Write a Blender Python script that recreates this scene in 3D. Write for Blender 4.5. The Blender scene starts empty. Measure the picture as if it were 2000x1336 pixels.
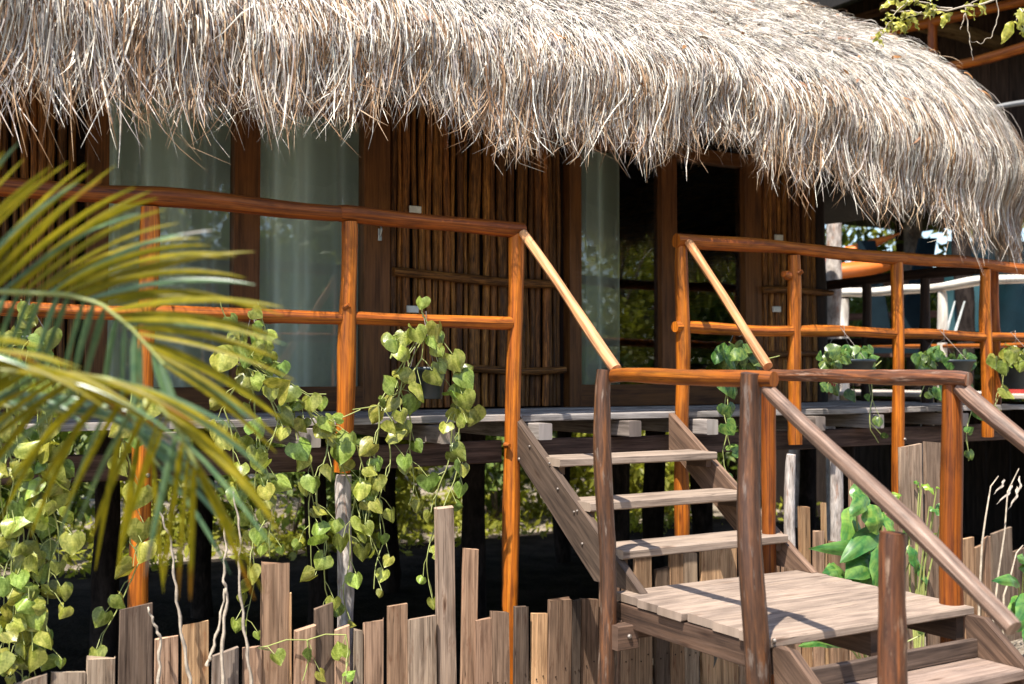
import bpy, math, random
import numpy as np
from mathutils import Vector, Matrix

R = math.radians
C = bpy.context.scene.collection
scene = bpy.context.scene

# ------------------------------------------------------------------ camera
F, PXW, PXH = 2145.0, 2000.0, 1336.0
YAW, PITCH = R(30.0), R(1.79)
EYE = Vector((0.0, 0.0, 1.5))
FWD = Vector((math.sin(YAW)*math.cos(PITCH), math.cos(YAW)*math.cos(PITCH), math.sin(PITCH)))
RIGHT = Vector((math.cos(YAW), -math.sin(YAW), 0))
UP = RIGHT.cross(FWD)
cam = bpy.data.cameras.new("camera")
camo = bpy.data.objects.new("camera", cam); C.objects.link(camo)
cam.sensor_width = 36.0
cam.lens = 36.0*F/PXW
cam.clip_start = 0.05; cam.clip_end = 600
camo.matrix_world = Matrix((
    (RIGHT.x, UP.x, -FWD.x, EYE.x), (RIGHT.y, UP.y, -FWD.y, EYE.y),
    (RIGHT.z, UP.z, -FWD.z, EYE.z), (0, 0, 0, 1)))
cam.dof.use_dof = True
cam.dof.focus_distance = 5.5
cam.dof.aperture_fstop = 2.2
scene.camera = camo

# ------------------------------------------------------------------ light
SUN = Vector((0.40, 0.27, -1.0)).normalized()      # the way the light travels
w = bpy.data.worlds.new("World"); scene.world = w; w.use_nodes = True
nt = w.node_tree
bg = nt.nodes["Background"]
sky = nt.nodes.new("ShaderNodeTexSky"); sky.sky_type = 'NISHITA'; sky.sun_disc = False
sky.sun_elevation = math.asin(-SUN.z); sky.sun_rotation = math.atan2(-SUN.x, -SUN.y)
nt.links.new(sky.outputs[0], bg.inputs[0]); bg.inputs[1].default_value = 0.15
sl = bpy.data.lights.new("sun", 'SUN'); sl.energy = 5.0; sl.angle = R(0.5); sl.color = (1.0, 0.94, 0.84)
slo = bpy.data.objects.new("sun", sl); C.objects.link(slo)
slo.rotation_euler = SUN.to_track_quat('-Z', 'Y').to_euler(); slo.location = (-4, -2, 12)
scene.view_settings.view_transform = 'Standard'; scene.view_settings.look = 'None'
scene.view_settings.exposure = 1.0; scene.view_settings.gamma = 1.0
scene.render.engine = 'CYCLES'
scene.cycles.max_bounces = 8; scene.cycles.transparent_max_bounces = 16
scene.cycles.use_denoising = True

# ------------------------------------------------------------------ pixel of the photograph -> point on a real plane
def ray(px, py):
    return FWD + RIGHT*((px-PXW/2)/F) + UP*((PXH/2-py)/F)
def atY(px, py, Y): d = ray(px, py); return EYE + d*((Y-EYE.y)/d.y)
def atX(px, py, X): d = ray(px, py); return EYE + d*((X-EYE.x)/d.x)
def atD(px, py, D): return EYE + ray(px, py)*D
def X_on(px, Y): return atY(px, 735, Y).x

# ------------------------------------------------------------------ object helpers
def tag(o, label, cat, group=None, kind=None):
    o['label'] = label; o['category'] = cat
    if group: o['group'] = group
    if kind: o['kind'] = kind
    return o
def thing(name, label, cat, loc=(0, 0, 0), group=None):
    o = bpy.data.objects.new(name, None); C.objects.link(o); o.location = loc
    o.empty_display_size = 0.1
    return tag(o, label, cat, group)

class MB:
    """collects shapes, links them as one mesh with uv (u across the grain, v along it) and a colour per point"""
    def __init__(s): s.v = []; s.f = []; s.uv = []; s.c = []; s.big = []; s.sm = []
    def add(s, vs, fs, uvs, col=(1, 1, 1), smooth=True):
        b = len(s.v)
        s.v += [tuple(p) for p in vs]; s.uv += uvs
        s.f += [tuple(i+b for i in f) for f in fs]; s.sm += [smooth]*len(fs)
        s.c += [col]*len(vs) if isinstance(col, tuple) else col
    def tube(s, pts, rad, n=10, col=(1, 1, 1), cap=True, seed=0):
        pts = [Vector(p) for p in pts]; m = len(pts)
        if not hasattr(rad, '__len__'): rad = [rad]*m
        vs, uvs, fs = [], [], []
        tan0 = (pts[-1]-pts[0]).normalized()
        ref = Vector((0, 0, 1)) if abs(tan0.z) < 0.8 else Vector((1, 0, 0))
        so = (seed*7.31) % 50; L = 0
        for i, p in enumerate(pts):
            t = (pts[min(i+1, m-1)]-pts[max(i-1, 0)]).normalized()
            a = t.cross(ref).normalized(); b = t.cross(a)
            if i: L += (p-pts[i-1]).length
            for k in range(n+1):
                th = 2*math.pi*k/n
                r = rad[i] if not callable(rad[i]) else rad[i](th)
                vs.append(p + a*(math.cos(th)*r) + b*(math.sin(th)*r))
                uvs.append((so + k/n*2*math.pi*0.045, so*0.37 + L))
        for i in range(m-1):
            for k in range(n):
                q = i*(n+1)+k
                fs.append((q, q+1, q+n+2, q+n+1))
        s.add(vs, fs, uvs, col)
        if cap:
            for i, rev in ((0, True), (m-1, False)):
                cv = vs[i*(n+1):i*(n+1)+n]
                cu = [(so+10+0.02*math.cos(6.28*k/n), so+0.02*math.sin(6.28*k/n)) for k in range(n)]
                f = tuple(range(n)); s.add(cv, [f[::-1] if rev else f], cu, tuple(x*1.25 for x in col) if isinstance(col, tuple) else (1, 1, 1), False)
    def log(s, p0, p1, r0, r1=None, seed=0, wob=0.012, n=14, seg=26, col=(1, 1, 1), knots=2, sag=0.0):
        """a peeled round pole: slightly crooked, uneven thickness, a few knots"""
        rnd = random.Random(seed*13+5); p0 = Vector(p0); p1 = Vector(p1); r1 = r1 or r0
        ax = (p1-p0).normalized(); ref = Vector((0, 0, 1)) if abs(ax.z) < .8 else Vector((1, 0, 0))
        a = ax.cross(ref).normalized(); b = ax.cross(a); L = (p1-p0).length
        ph = [rnd.uniform(0, 6.28) for _ in range(6)]; fr = [rnd.uniform(1.6, 3.0), rnd.uniform(3.5, 6.5), rnd.uniform(8, 14)]
        kn = [(rnd.uniform(.08, .92)*L, rnd.uniform(0, 6.28), rnd.uniform(.10, .24)) for _ in range(knots)]
        pts, rads = [], []
        for i in range(seg+1):
            t = i/seg; env = math.sin(math.pi*min(max(t, 0), 1))**0.5 if 0 < t < 1 else 0
            o1 = wob*env*(math.sin(fr[0]*t*L+ph[0]) + .5*math.sin(fr[1]*t*L+ph[1]))
            o2 = wob*env*(math.sin(fr[0]*t*L+ph[2]) + .5*math.sin(fr[1]*t*L+ph[3]))
            pts.append(p0.lerp(p1, t) + a*o1 + b*o2 - Vector((0, 0, sag*4*t*(1-t))))
            r = r0 + (r1-r0)*t; r *= 1 + .055*math.sin(fr[1]*t*L+ph[4]) + .03*math.sin(fr[2]*t*L+ph[5])
            if t in (0, 1): r *= .93
            def fn(th, r=r, z=t*L):
                e = 0
                for kz, ka, kh in kn:
                    d = (th-ka+math.pi) % (2*math.pi) - math.pi
                    e += kh*math.exp(-((z-kz)/.035)**2 - (d/.5)**2)
                return r*(1+e+.02*math.sin(3*th+ph[1])+.015*math.sin(5*th+ph[2]+z*4))
            rads.append(fn)
        k = rnd.uniform(.88, 1.1)
        s.tube(pts, rads, n, tuple(x*k for x in col), True, seed)
    def plank(s, o, ax, wv, tv, L, W, T, seed=0, col=(1, 1, 1), ch=.004, seg=6, jit=.0015, slope=0.0, slope0=0.0, taper=1.0, rag=0.0, nails=()):
        """sawn board: o = centre of the start face; ax, wv, tv = length, width and thickness directions"""
        rnd = random.Random(seed*17+3); o = Vector(o); ax = Vector(ax).normalized(); wv = Vector(wv).normalized(); tv = Vector(tv).normalized()
        w, t = W/2, T/2
        sec = [(-w+ch, -t), (w-ch, -t), (w, -t+ch), (w, t-ch), (w-ch, t), (-w+ch, t), (-w, t-ch), (-w, -t+ch)]
        per = [0]
        for i in range(8): per.append(per[-1] + math.dist(sec[i], sec[(i+1) % 8]))
        so = (seed*3.77) % 60; vs, uvs, fs = [], [], []
        ph = rnd.uniform(0, 6)
        for i in range(seg+1):
            z = L*i/seg; e = jit*math.sin(z*5+ph); k = 1+(taper-1)*i/seg
            for q in range(9):
                x, y = sec[q % 8]
                zz = z + (slope*x + rnd.uniform(-rag, rag) if i == seg else 0) + (slope0*x if i == 0 else 0)
                vs.append(o + ax*zz + wv*(x*k+e+rnd.uniform(-jit, jit)*.5) + tv*(y+rnd.uniform(-jit, jit)*.5))
                uvs.append((so+per[q], so*.31+z))
        for i in range(seg):
            for q in range(8):
                b = i*9+q; fs.append((b, b+1, b+10, b+9))
        s.add(vs, fs, uvs, col, False)
        for nz, nx in nails:
            p = o+ax*nz+wv*(nx*W)-tv*(t+.001); s.tube([p, p-tv*.003], .0042, 6, (.10, .075, .065))
        for i, rev in ((0, True), (seg, False)):
            f = tuple(range(8)); s.add(vs[i*9:i*9+8], [f[::-1] if rev else f], [(so+20+x*.06, so+y*.3) for x, y in sec], tuple(c*1.12 for c in col), False)
    def box(s, lo, hi, col=(1, 1, 1), seed=0, ch=.003):
        lo = Vector(lo); hi = Vector(hi); d = hi-lo; ax = max(range(3), key=lambda i: d[i])
        o = [(lo[i]+hi[i])/2 for i in range(3)]; o[ax] = lo[ax]
        e = [Vector((1, 0, 0)), Vector((0, 1, 0)), Vector((0, 0, 1))]; others = [i for i in range(3) if i != ax]
        if d[others[0]] < d[others[1]]: others.reverse()
        s.plank(o, e[ax], e[others[0]], e[others[1]], d[ax], d[others[0]], d[others[1]], seed, col, min(ch, d[others[1]]*.3), 2, 0)
    def prism(s, poly, axis_vec, col=(1, 1, 1), seed=0, along=None):
        """extrude a flat polygon by axis_vec; along = the direction of the grain"""
        poly = [Vector(p) for p in poly]; av = Vector(axis_vec); n = len(poly); so = (seed*5.1) % 40
        al = Vector(along).normalized() if along else (poly[1]-poly[0]).normalized()
        ac = av.normalized().cross(al)
        uv = lambda p, k: (so + p.dot(ac)+k, so*.3 + p.dot(al))
        s.add(poly, [tuple(range(n))], [uv(p, 0) for p in poly], col, False)
        s.add([p+av for p in poly], [tuple(range(n))[::-1]], [uv(p, 3) for p in poly], col, False)
        for i in range(n):
            a, b = poly[i], poly[(i+1) % n]
            s.add([a, a+av, b+av, b], [(0, 1, 2, 3)], [uv(a, 0), uv(a, av.length), uv(b, av.length), uv(b, 0)], col, False)
    def build(s, name, mat, parent=None):
        me = bpy.data.meshes.new(name)
        me.from_pydata(s.v, [], s.f)
        ul = me.uv_layers.new(name="UVMap")
        li = np.empty(len(me.loops), dtype=np.int32); me.loops.foreach_get("vertex_index", li)
        ul.data.foreach_set("uv", np.array(s.uv, dtype=np.float32)[li].ravel())
        ca = me.attributes.new("col", 'FLOAT_COLOR', 'POINT')
        cc = np.ones((len(s.v), 4), dtype=np.float32); cc[:, :3] = np.array(s.c, dtype=np.float32)
        ca.data.foreach_set("color", cc.ravel())
        me.polygons.foreach_set("use_smooth", np.array(s.sm, dtype=bool))
        me.materials.append(mat); me.update()
        return link(name, me, parent)
def link(name, me, parent=None):
    o = bpy.data.objects.new(name, me); C.objects.link(o)
    if parent:
        o.parent = parent
        pw = Vector((0, 0, 0)); p = parent
        while p: pw += p.location; p = p.parent
        o.location = -pw
    return o
def np_mesh(name, v, quads, uv, col, mat, parent=None, smooth=True):
    """big meshes: v (n,3), quads (m,4), uv (n,2), col (n,3)"""
    me = bpy.data.meshes.new(name); n, m = len(v), len(quads)
    me.vertices.add(n); me.vertices.foreach_set("co", v.astype(np.float32).ravel())
    me.loops.add(m*4); me.loops.foreach_set("vertex_index", quads.astype(np.int32).ravel())
    me.polygons.add(m); me.polygons.foreach_set("loop_start", np.arange(0, m*4, 4, dtype=np.int32))
    me.polygons.foreach_set("loop_total", np.full(m, 4, dtype=np.int32))
    me.polygons.foreach_set("use_smooth", np.full(m, smooth, dtype=bool))
    me.update(calc_edges=True)
    ul = me.uv_layers.new(name="UVMap"); ul.data.foreach_set("uv", uv.astype(np.float32)[quads.ravel()].ravel())
    ca = me.attributes.new("col", 'FLOAT_COLOR', 'POINT')
    cc = np.ones((n, 4), dtype=np.float32); cc[:, :3] = col; ca.data.foreach_set("color", cc.ravel())
    me.materials.append(mat); me.validate()
    return link(name, me, parent)

# ------------------------------------------------------------------ materials
class NT:
    def __init__(s, name):
        s.m = bpy.data.materials.new(name); s.m.use_nodes = True; s.t = s.m.node_tree; s.b = s.t.nodes["Principled BSDF"]
        s.out = s.t.nodes["Material Output"]
    def n(s, k, **kw):
        o = s.t.nodes.new(k)
        for a, b in kw.items(): setattr(o, a, b)
        return o
    def l(s, a, b): s.t.links.new(a, b)
    def noise(s, vec, scale, detail=4, rough=.6, dist=0):
        o = s.n("ShaderNodeTexNoise"); o.inputs["Scale"].default_value = scale; o.inputs["Detail"].default_value = detail
        o.inputs["Roughness"].default_value = rough; o.inputs["Distortion"].default_value = dist; s.l(vec, o.inputs["Vector"]); return o.outputs["Fac"]
    def map(s, vec, sc):
        o = s.n("ShaderNodeMapping"); o.inputs["Scale"].default_value = sc; s.l(vec, o.inputs["Vector"]); return o.outputs[0]
    def ramp(s, fac, stops):
        o = s.n("ShaderNodeValToRGB"); e = o.color_ramp.elements
        while len(e) < len(stops): e.new(.5)
        for i, (p, c) in enumerate(stops): e[i].position = p; e[i].color = (*c, 1) if len(c) == 3 else c
        s.l(fac, o.inputs[0]); return o.outputs[0]
    def mix(s, fac, a, b, mode='MIX'):
        o = s.n("ShaderNodeMix", data_type='RGBA', blend_type=mode)
        for sock, val in ((o.inputs[0], fac), (o.inputs[6], a), (o.inputs[7], b)):
            if hasattr(val, 'is_linked') or isinstance(val, bpy.types.NodeSocket): s.l(val, sock)
            elif isinstance(val, (int, float)): sock.default_value = val
            else: sock.default_value = (*val, 1)
        return o.outputs[2]
    def bump(s, h, dist, strength=1.0):
        o = s.n("ShaderNodeBump"); o.inputs["Distance"].default_value = dist; o.inputs["Strength"].default_value = strength
        s.l(h, o.inputs["Height"]); s.l(o.outputs[0], s.b.inputs["Normal"])
    def col(s): o = s.n("ShaderNodeAttribute", attribute_name="col"); return o.outputs["Color"]
    def uv(s): return s.n("ShaderNodeTexCoord").outputs["UV"]
    def pos(s): return s.n("ShaderNodeNewGeometry").outputs["Position"]

def wood(name, lo, mid, hi, su=55, sv=2.2, rough=.45, bump=.0015, dark=.35, blot=(2.5, 1.2), spec=.4, stain=None, bl_amt=.85, crack=0.0, cw=.012):
    k = NT(name); uv = k.uv()
    g1 = k.noise(k.map(uv, (su, sv, 1)), 1.0, 5, .65, .6)
    g2 = k.noise(k.map(uv, (su*3.2, sv*2.5, 1)), 1.0, 3, .6)
    base = k.ramp(g1, [(.30, lo), (.52, mid), (.75, hi)])
    fine = k.ramp(g2, [(.38, (dark,)*3), (.52, (1, 1, 1))])
    base = k.mix(.7, base, fine, 'MULTIPLY')
    bl = k.noise(k.map(uv, (blot[0]*4, blot[1], 1)), 2.0, 4, .6, .3)
    blc = k.ramp(bl, [(.32, (.42, .40, .40)), (.55, (1, 1, 1)), (.72, (1.15, 1.12, 1.08))])
    base = k.mix(bl_amt, base, blc, 'MULTIPLY')
    if stain:
        st = k.noise(k.map(uv, (9, 1.7, 1)), 3.0, 5, .7)
        base = k.mix(k.ramp(st, [(.56, (0, 0, 0)), (.68, (1, 1, 1))]), base, stain)
    if crack:
        cn = k.noise(k.map(uv, (26, .55, 1)), 1.0, 3, .55, .4)
        cn2 = k.noise(k.map(uv, (9, 2.2, 1)), 1.0, 2, .5)
        cr = k.ramp(cn, [(.5-cw, (1, 1, 1)), (.5, (.16, .13, .11)), (.5+cw, (1, 1, 1))])
        gate = k.ramp(cn2, [(.44, (0, 0, 0)), (.56, (crack,)*3)])
        base = k.mix(gate, base, k.mix(1.0, base, cr, 'MULTIPLY'))
        kn = k.n("ShaderNodeTexVoronoi"); kn.inputs["Scale"].default_value = 1.0; k.l(k.map(uv, (11, 2.6, 1)), kn.inputs["Vector"])
        base = k.mix(crack, base, k.mix(1.0, base, k.ramp(kn.outputs["Distance"], [(.03, (.22, .15, .11)), (.10, (.75, .66, .6)), (.16, (1, 1, 1))]), 'MULTIPLY'))
    base = k.mix(1.0, base, k.col(), 'MULTIPLY')
    k.l(base, k.b.inputs["Base Color"])
    rr = k.ramp(bl, [(.3, (min(1, rough+.2),)*3), (.7, (rough,)*3)]); k.l(rr, k.b.inputs["Roughness"])
    k.b.inputs["Specular IOR Level"].default_value = spec
    k.bump(g1, bump)
    return k.m
def plain(name, c, rough=.6, noise=.25, scale=12, metal=0, spec=.5, bump=0):
    k = NT(name); g = k.noise(k.pos(), scale, 5, .65)
    lo = tuple(x*(1-noise) for x in c); hi = tuple(min(1, x*(1+noise)) for x in c)
    k.l(k.mix(1.0, k.ramp(g, [(.3, lo), (.7, hi)]), k.col(), 'MULTIPLY'), k.b.inputs["Base Color"])
    k.b.inputs["Roughness"].default_value = rough; k.b.inputs["Metallic"].default_value = metal; k.b.inputs["Specular IOR Level"].default_value = spec
    if bump: k.bump(g, bump)
    return k.m
def leafmat(name, c1, c2, rough=.4, trans=.35, vein=True, spec=.5, vscale=(5, 2.2)):
    """c1 -> c2 variegation over the leaf; light passes through the blade"""
    k = NT(name); uv = k.uv()
    g = k.noise(k.map(uv, (vscale[0], vscale[1], 1)), 1.3, 4, .6, .8)
    base = k.mix(k.ramp(g, [(.38, (0, 0, 0)), (.64, (1, 1, 1))]), c1, c2)
    if vein:
        wv = k.n("ShaderNodeTexWave", wave_type='BANDS', bands_direction='Y'); wv.inputs["Scale"].default_value = 2.6; wv.inputs["Distortion"].default_value = 1.5
        k.l(uv, wv.inputs["Vector"])
        base = k.mix(.25, base, k.ramp(wv.outputs["Fac"], [(.1, (.55, .6, .5)), (.35, (1, 1, 1))]), 'MULTIPLY')
    base = k.mix(1.0, base, k.col(), 'MULTIPLY')
    k.l(base, k.b.inputs["Base Color"]); k.b.inputs["Roughness"].default_value = rough; k.b.inputs["Specular IOR Level"].default_value = spec
    tr = k.n("ShaderNodeBsdfTranslucent"); k.l(k.mix(1.0, base, (1.0, 1.05, .6), 'MULTIPLY'), tr.inputs["Color"])
    ms = k.n("ShaderNodeMixShader"); ms.inputs[0].default_value = trans
    k.l(k.b.outputs[0], ms.inputs[1]); k.l(tr.outputs[0], ms.inputs[2]); k.l(ms.outputs[0], k.out.inputs[0])
    if vein: k.bump(g, .002, .6)
    return k.m

M = {}
M['varnish'] = wood("varnished_pole", (.19, .040, .005), (.50, .138, .010), (.68, .245, .018), 62, 1.0, .42, .0014, .38, blot=(3, 2.2), spec=.32, crack=.75, cw=.010)
M['oldvarnish'] = wood("worn_varnished_pole", (.035, .018, .011), (.105, .044, .020), (.26, .10, .032), 34, 2.2, .42, .003, .45, blot=(5, 3.5), spec=.5, stain=(.20, .15, .115), crack=.6)
M['greyrail'] = wood("sun_bleached_rail", (.10, .055, .036), (.22, .135, .092), (.38, .265, .20), 60, 1.2, .42, .002, .45, blot=(4, 3), spec=.4, crack=.5)
M['palerail'] = wood("peeled_handrail", (.36, .15, .06), (.57, .29, .13), (.72, .44, .24), 38, 1.3, .38, .001, .75)
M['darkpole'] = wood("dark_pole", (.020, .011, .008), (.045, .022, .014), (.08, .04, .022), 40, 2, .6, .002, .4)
M['plank'] = wood("weathered_plank", (.26, .20, .15), (.385, .31, .24), (.50, .415, .33), 40, .8, .8, .0015, .55, blot=(4, 1.6), spec=.2, stain=(.21, .14, .10), crack=.9, cw=.014)
M['stair'] = wood("stair_board", (.225, .175, .135), (.325, .255, .205), (.42, .34, .28), 70, .8, .62, .0008, .72, blot=(2, 1.5), bl_amt=.8, stain=(.20, .155, .125), crack=.7, cw=.010, spec=.3)
M['stringer'] = wood("stringer_board", (.058, .039, .029), (.108, .073, .052), (.165, .117, .088), 45, 1.6, .6, .0012, .55, spec=.3, crack=.7, cw=.014)
M['deck'] = wood("grey_deck_board", (.26, .23, .21), (.40, .36, .33), (.54, .49, .46), 45, 1.6, .7, .001, .6, spec=.25, crack=.8, cw=.014)
M['beam'] = wood("brown_beam", (.04, .026, .02), (.085, .055, .042), (.15, .10, .08), 40, 1.6, .7, .0012, .5, spec=.2)
M['stick'] = wood("stained_stick", (.012, .006, .004), (.29, .115, .024), (.74, .33, .07), 60, 4.0, .5, .004, .12, blot=(5, 5), spec=.35)
M['frame'] = wood("stained_frame", (.12, .045, .012), (.19, .073, .019), (.25, .098, .026), 60, 1.4, .42, .0004, .7, spec=.35)
M['bark'] = wood("pale_bark", (.36, .29, .25), (.62, .55, .50), (.80, .74, .69), 22, 5, .9, .006, .55, blot=(3, 4), spec=.1, stain=(.34, .19, .13))
M['white'] = wood("white_pole", (.62, .56, .48), (.78, .73, .65), (.86, .82, .75), 30, 2, .7, .001, .8, spec=.2)
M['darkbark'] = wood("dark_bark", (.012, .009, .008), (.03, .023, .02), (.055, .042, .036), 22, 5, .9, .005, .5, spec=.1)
M['treebark'] = wood("tree_bark", (.09, .07, .055), (.17, .135, .11), (.27, .22, .18), 22, 5, .95, .008, .5, spec=.1)
M['pothos'] = leafmat("variegated_leaf", (.19, .215, .026), (.43, .42, .10), .32, .30)
M['pothosdark'] = leafmat("green_leaf", (.035, .095, .02), (.20, .27, .06), .35, .28)
M['palm'] = leafmat("palm_leaflet", (.21, .19, .005), (.36, .285, .008), .42, .5, False, .25, (1, 3))
M['palmsheen'] = leafmat("palm_leaflet_green_sheen", (.085, .16, .07), (.14, .22, .09), .3, .3, False, .6, (1, 3))  # greener leaflet with cool sky sheen painted into its colour
M['broad'] = leafmat("broad_leaf", (.035, .12, .028), (.13, .22, .05), .35, .25)
M['tree'] = leafmat("tree_leaf", (.055, .115, .016), (.17, .20, .03), .5, .35, False)
M['treeyel'] = leafmat("yellow_tree_leaf", (.17, .20, .02), (.42, .40, .05), .5, .45, False)
M['stem'] = plain("green_stem", (.30, .33, .10), .5)
M['drystem'] = plain("dry_stem", (.42, .35, .27), .9, .4, 25)
M['husk'] = plain("dry_husk", (.34, .29, .24), .9)
M['pot'] = plain("dark_pot", (.018, .028, .035), .45, .3, 15)
M['black'] = plain("black_wire", (.02, .02, .02), .5)
M['wire'] = plain("thin_wire", (.25, .22, .2), .5, .2, 10, .5)
M['plate'] = plain("white_plate", (.75, .75, .70), .5)
M['metal'] = plain("grey_metal", (.45, .45, .45), .35, .2, 10, .9)
M['bolt'] = plain("bolt_metal", (.20, .17, .15), .5, .4, 40, .7)
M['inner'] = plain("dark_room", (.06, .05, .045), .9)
M['bouncepale'] = plain("pale_bounce", (.72, .70, .64), .9, .08)  # pale unseen room surfaces, added to bounce light onto the curtains
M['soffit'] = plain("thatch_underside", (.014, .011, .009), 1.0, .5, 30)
M['kayak'] = plain("orange_plastic", (.65, .17, .03), .35, .15, 3)
M['blueboard'] = plain("blue_board", (.006, .014, .020), .85, .3, 4, 0, .08)
M['teal'] = plain("teal_sheet", (.008, .055, .068), .6, .35, 2.5)
M['redbit'] = plain("red_bucket", (.45, .04, .03), .4)

k = NT("thatch"); uv = k.uv()
g = k.noise(k.map(uv, (4, 9, 1)), 1.0, 3, .6)
base = k.mix(1.0, k.ramp(g, [(.3, (.70, .66, .62)), (.7, (1, 1, 1))]), k.col(), 'MULTIPLY')
k.l(base, k.b.inputs["Base Color"]); k.b.inputs["Roughness"].default_value = .55; k.b.inputs["Specular IOR Level"].default_value = .35
tr = k.n("ShaderNodeBsdfTranslucent"); k.l(base, tr.inputs[0]); ms = k.n("ShaderNodeMixShader"); ms.inputs[0].default_value = .08
k.l(k.b.outputs[0], ms.inputs[1]); k.l(tr.outputs[0], ms.inputs[2]); k.l(ms.outputs[0], k.out.inputs[0])
M['thatch'] = k.m

k = NT("window_glass")
gl = k.n("ShaderNodeBsdfGlossy"); gl.inputs["Roughness"].default_value = .012; gl.inputs["Color"].default_value = (1, 1, 1, 1)
tp = k.n("ShaderNodeBsdfTransparent"); tp.inputs["Color"].default_value = (.92, 1.0, .985, 1)
fr = k.n("ShaderNodeFresnel"); fr.inputs["IOR"].default_value = 2.0
wob = k.noise(k.pos(), 1.6, 2, .5); bp = k.n("ShaderNodeBump"); bp.inputs["Distance"].default_value = .004; bp.inputs["Strength"].default_value = .4
k.l(wob, bp.inputs["Height"]); k.l(bp.outputs[0], gl.inputs["Normal"])
ms = k.n("ShaderNodeMixShader"); k.l(fr.outputs[0], ms.inputs[0]); k.l(tp.outputs[0], ms.inputs[1]); k.l(gl.outputs[0], ms.inputs[2])
k.l(ms.outputs[0], k.out.inputs[0]); M['glass'] = k.m

k = NT("sheer_curtain"); g = k.noise(k.map(k.pos(), (14, 1, .4)), 1.0, 3)
cc = k.mix(1, k.ramp(g, [(.3, (.84, .81, .70)), (.7, (.94, .91, .80))]), k.col(), 'MULTIPLY')
k.l(cc, k.b.inputs["Base Color"]); k.b.inputs["Roughness"].default_value = .9; k.b.inputs["Specular IOR Level"].default_value = .1
tr = k.n("ShaderNodeBsdfTranslucent"); k.l(cc, tr.inputs[0]); ms = k.n("ShaderNodeMixShader"); ms.inputs[0].default_value = .6
k.l(k.b.outputs[0], ms.inputs[1]); k.l(tr.outputs[0], ms.inputs[2]); k.l(ms.outputs[0], k.out.inputs[0]); M['curtain'] = k.m

k = NT("sandy_ground"); p = k.pos()
g = k.noise(p, 1.4, 6, .7); g2 = k.noise(p, 22, 5, .7); g3 = k.noise(p, 70, 3, .6)
base = k.ramp(g, [(.35, (.20, .165, .125)), (.55, (.40, .34, .27)), (.7, (.52, .45, .37))])
base = k.mix(.8, base, k.ramp(g2, [(.35, (.45, .42, .38)), (.6, (1, 1, 1))]), 'MULTIPLY')
k.l(base, k.b.inputs["Base Color"]); k.b.inputs["Roughness"].default_value = .95; k.b.inputs["Specular IOR Level"].default_value = .1
k.bump(g3, .02); M['ground'] = k.m

# ------------------------------------------------------------------ shared numbers
GZ = -0.30; DZ = 1.29; POST_Y = 5.10; WALL_Y = 6.40; FENCE_Y = 4.84
rnd = random.Random(11)

# ------------------------------------------------------------------ ground
b = MB(); n = 60
vs, fs, uvs = [], [], []
for j in range(n+1):
    for i in range(n+1):
        a = (i/n-.5); c_ = (j/n-.5); x = 5+a*abs(a)*4*100; y = 5+c_*abs(c_)*4*100
        d = math.hypot(x-4, y-5)
        vs.append((x, y, GZ + .03*math.sin(x*1.7)*math.cos(y*1.3) + (.02*max(0, d-12) if d < 60 else .96))); uvs.append((x, y))
for j in range(n):
    for i in range(n): q = j*(n+1)+i; fs.append((q, q+1, q+n+2, q+n+1))
b.add(vs, fs, uvs); b.build('ground', M['ground'])['kind'] = 'structure'

k = NT("under_hut_shade"); p = k.pos(); g = k.noise(p, 3, 6, .7)
k.l(k.ramp(g, [(.35, (.012, .010, .008)), (.7, (.045, .036, .028))]), k.b.inputs["Base Color"]); k.b.inputs["Roughness"].default_value = 1; k.b.inputs["Specular IOR Level"].default_value = .03; k.bump(k.noise(p, 30, 4), .03); M['shade_sheet'] = k.m
b = MB(); vs, fs, uvs = [], [], []  # dark sheet over the ground: shade under the hut put into colour
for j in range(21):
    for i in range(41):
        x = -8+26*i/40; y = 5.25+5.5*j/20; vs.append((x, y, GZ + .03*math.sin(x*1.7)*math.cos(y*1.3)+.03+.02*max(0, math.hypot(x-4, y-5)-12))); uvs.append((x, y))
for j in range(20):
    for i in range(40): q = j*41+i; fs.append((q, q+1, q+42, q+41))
b.add(vs, fs, uvs); b.build('shade_sheet', M['shade_sheet'])['kind'] = 'structure'

# ------------------------------------------------------------------ the thatched hut
hut = thing('thatched_hut', 'raised hut with shaggy grey thatch, stick walls and sliding glass doors', 'hut', (3.0, 8.0, GZ))

# roof: eave runs straight along X, then round the right end
EY, XC, YC, RR = 4.88, 6.24, 7.45, 2.57
PF = np.array([(.03, 2.94), (.01, 3.02), (0, 3.10), (.03, 3.22), (.12, 3.37), (.30, 3.55), (.60, 3.76), (1.0, 4.00), (1.7, 4.47), (2.5, 5.0)])
PE = np.array([(.10, 2.70), (.05, 2.80), (.015, 2.92), (.02, 3.08), (.16, 3.44), (.42, 3.80), (.75, 4.06), (1.1, 4.27), (1.7, 4.60), (2.5, 5.0)])
ARC = np.concatenate([[0], np.cumsum(np.hypot(*np.diff(PF, axis=0).T))])
def eave(s):
    """s = X along the straight part; beyond XC it goes round the end"""
    th = np.clip((s-XC)/RR, 0, None)
    x = np.where(s < XC, s, XC+RR*np.sin(th)); y = np.where(s < XC, EY, YC-RR*np.cos(th))
    return x, y, np.where(s < XC, 0, np.sin(th)), np.where(s < XC, -1, -np.cos(th))
def sag(s): return .03*np.sin(s*2.7) + .025*np.sin(s*6.1+1) - .10*np.exp(-((s-.7)/.6)**2) + .13*np.exp(-((s-4.15)/.5)**2) + .07*np.exp(-((s-2.1)/.4)**2) - .03*np.exp(-((s-3.0)/.4)**2) + .035*np.sin(s*11+2*np.sin(s*4)) + .65*np.clip((s-XC-2.3)/1.2, 0, 1)
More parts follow.
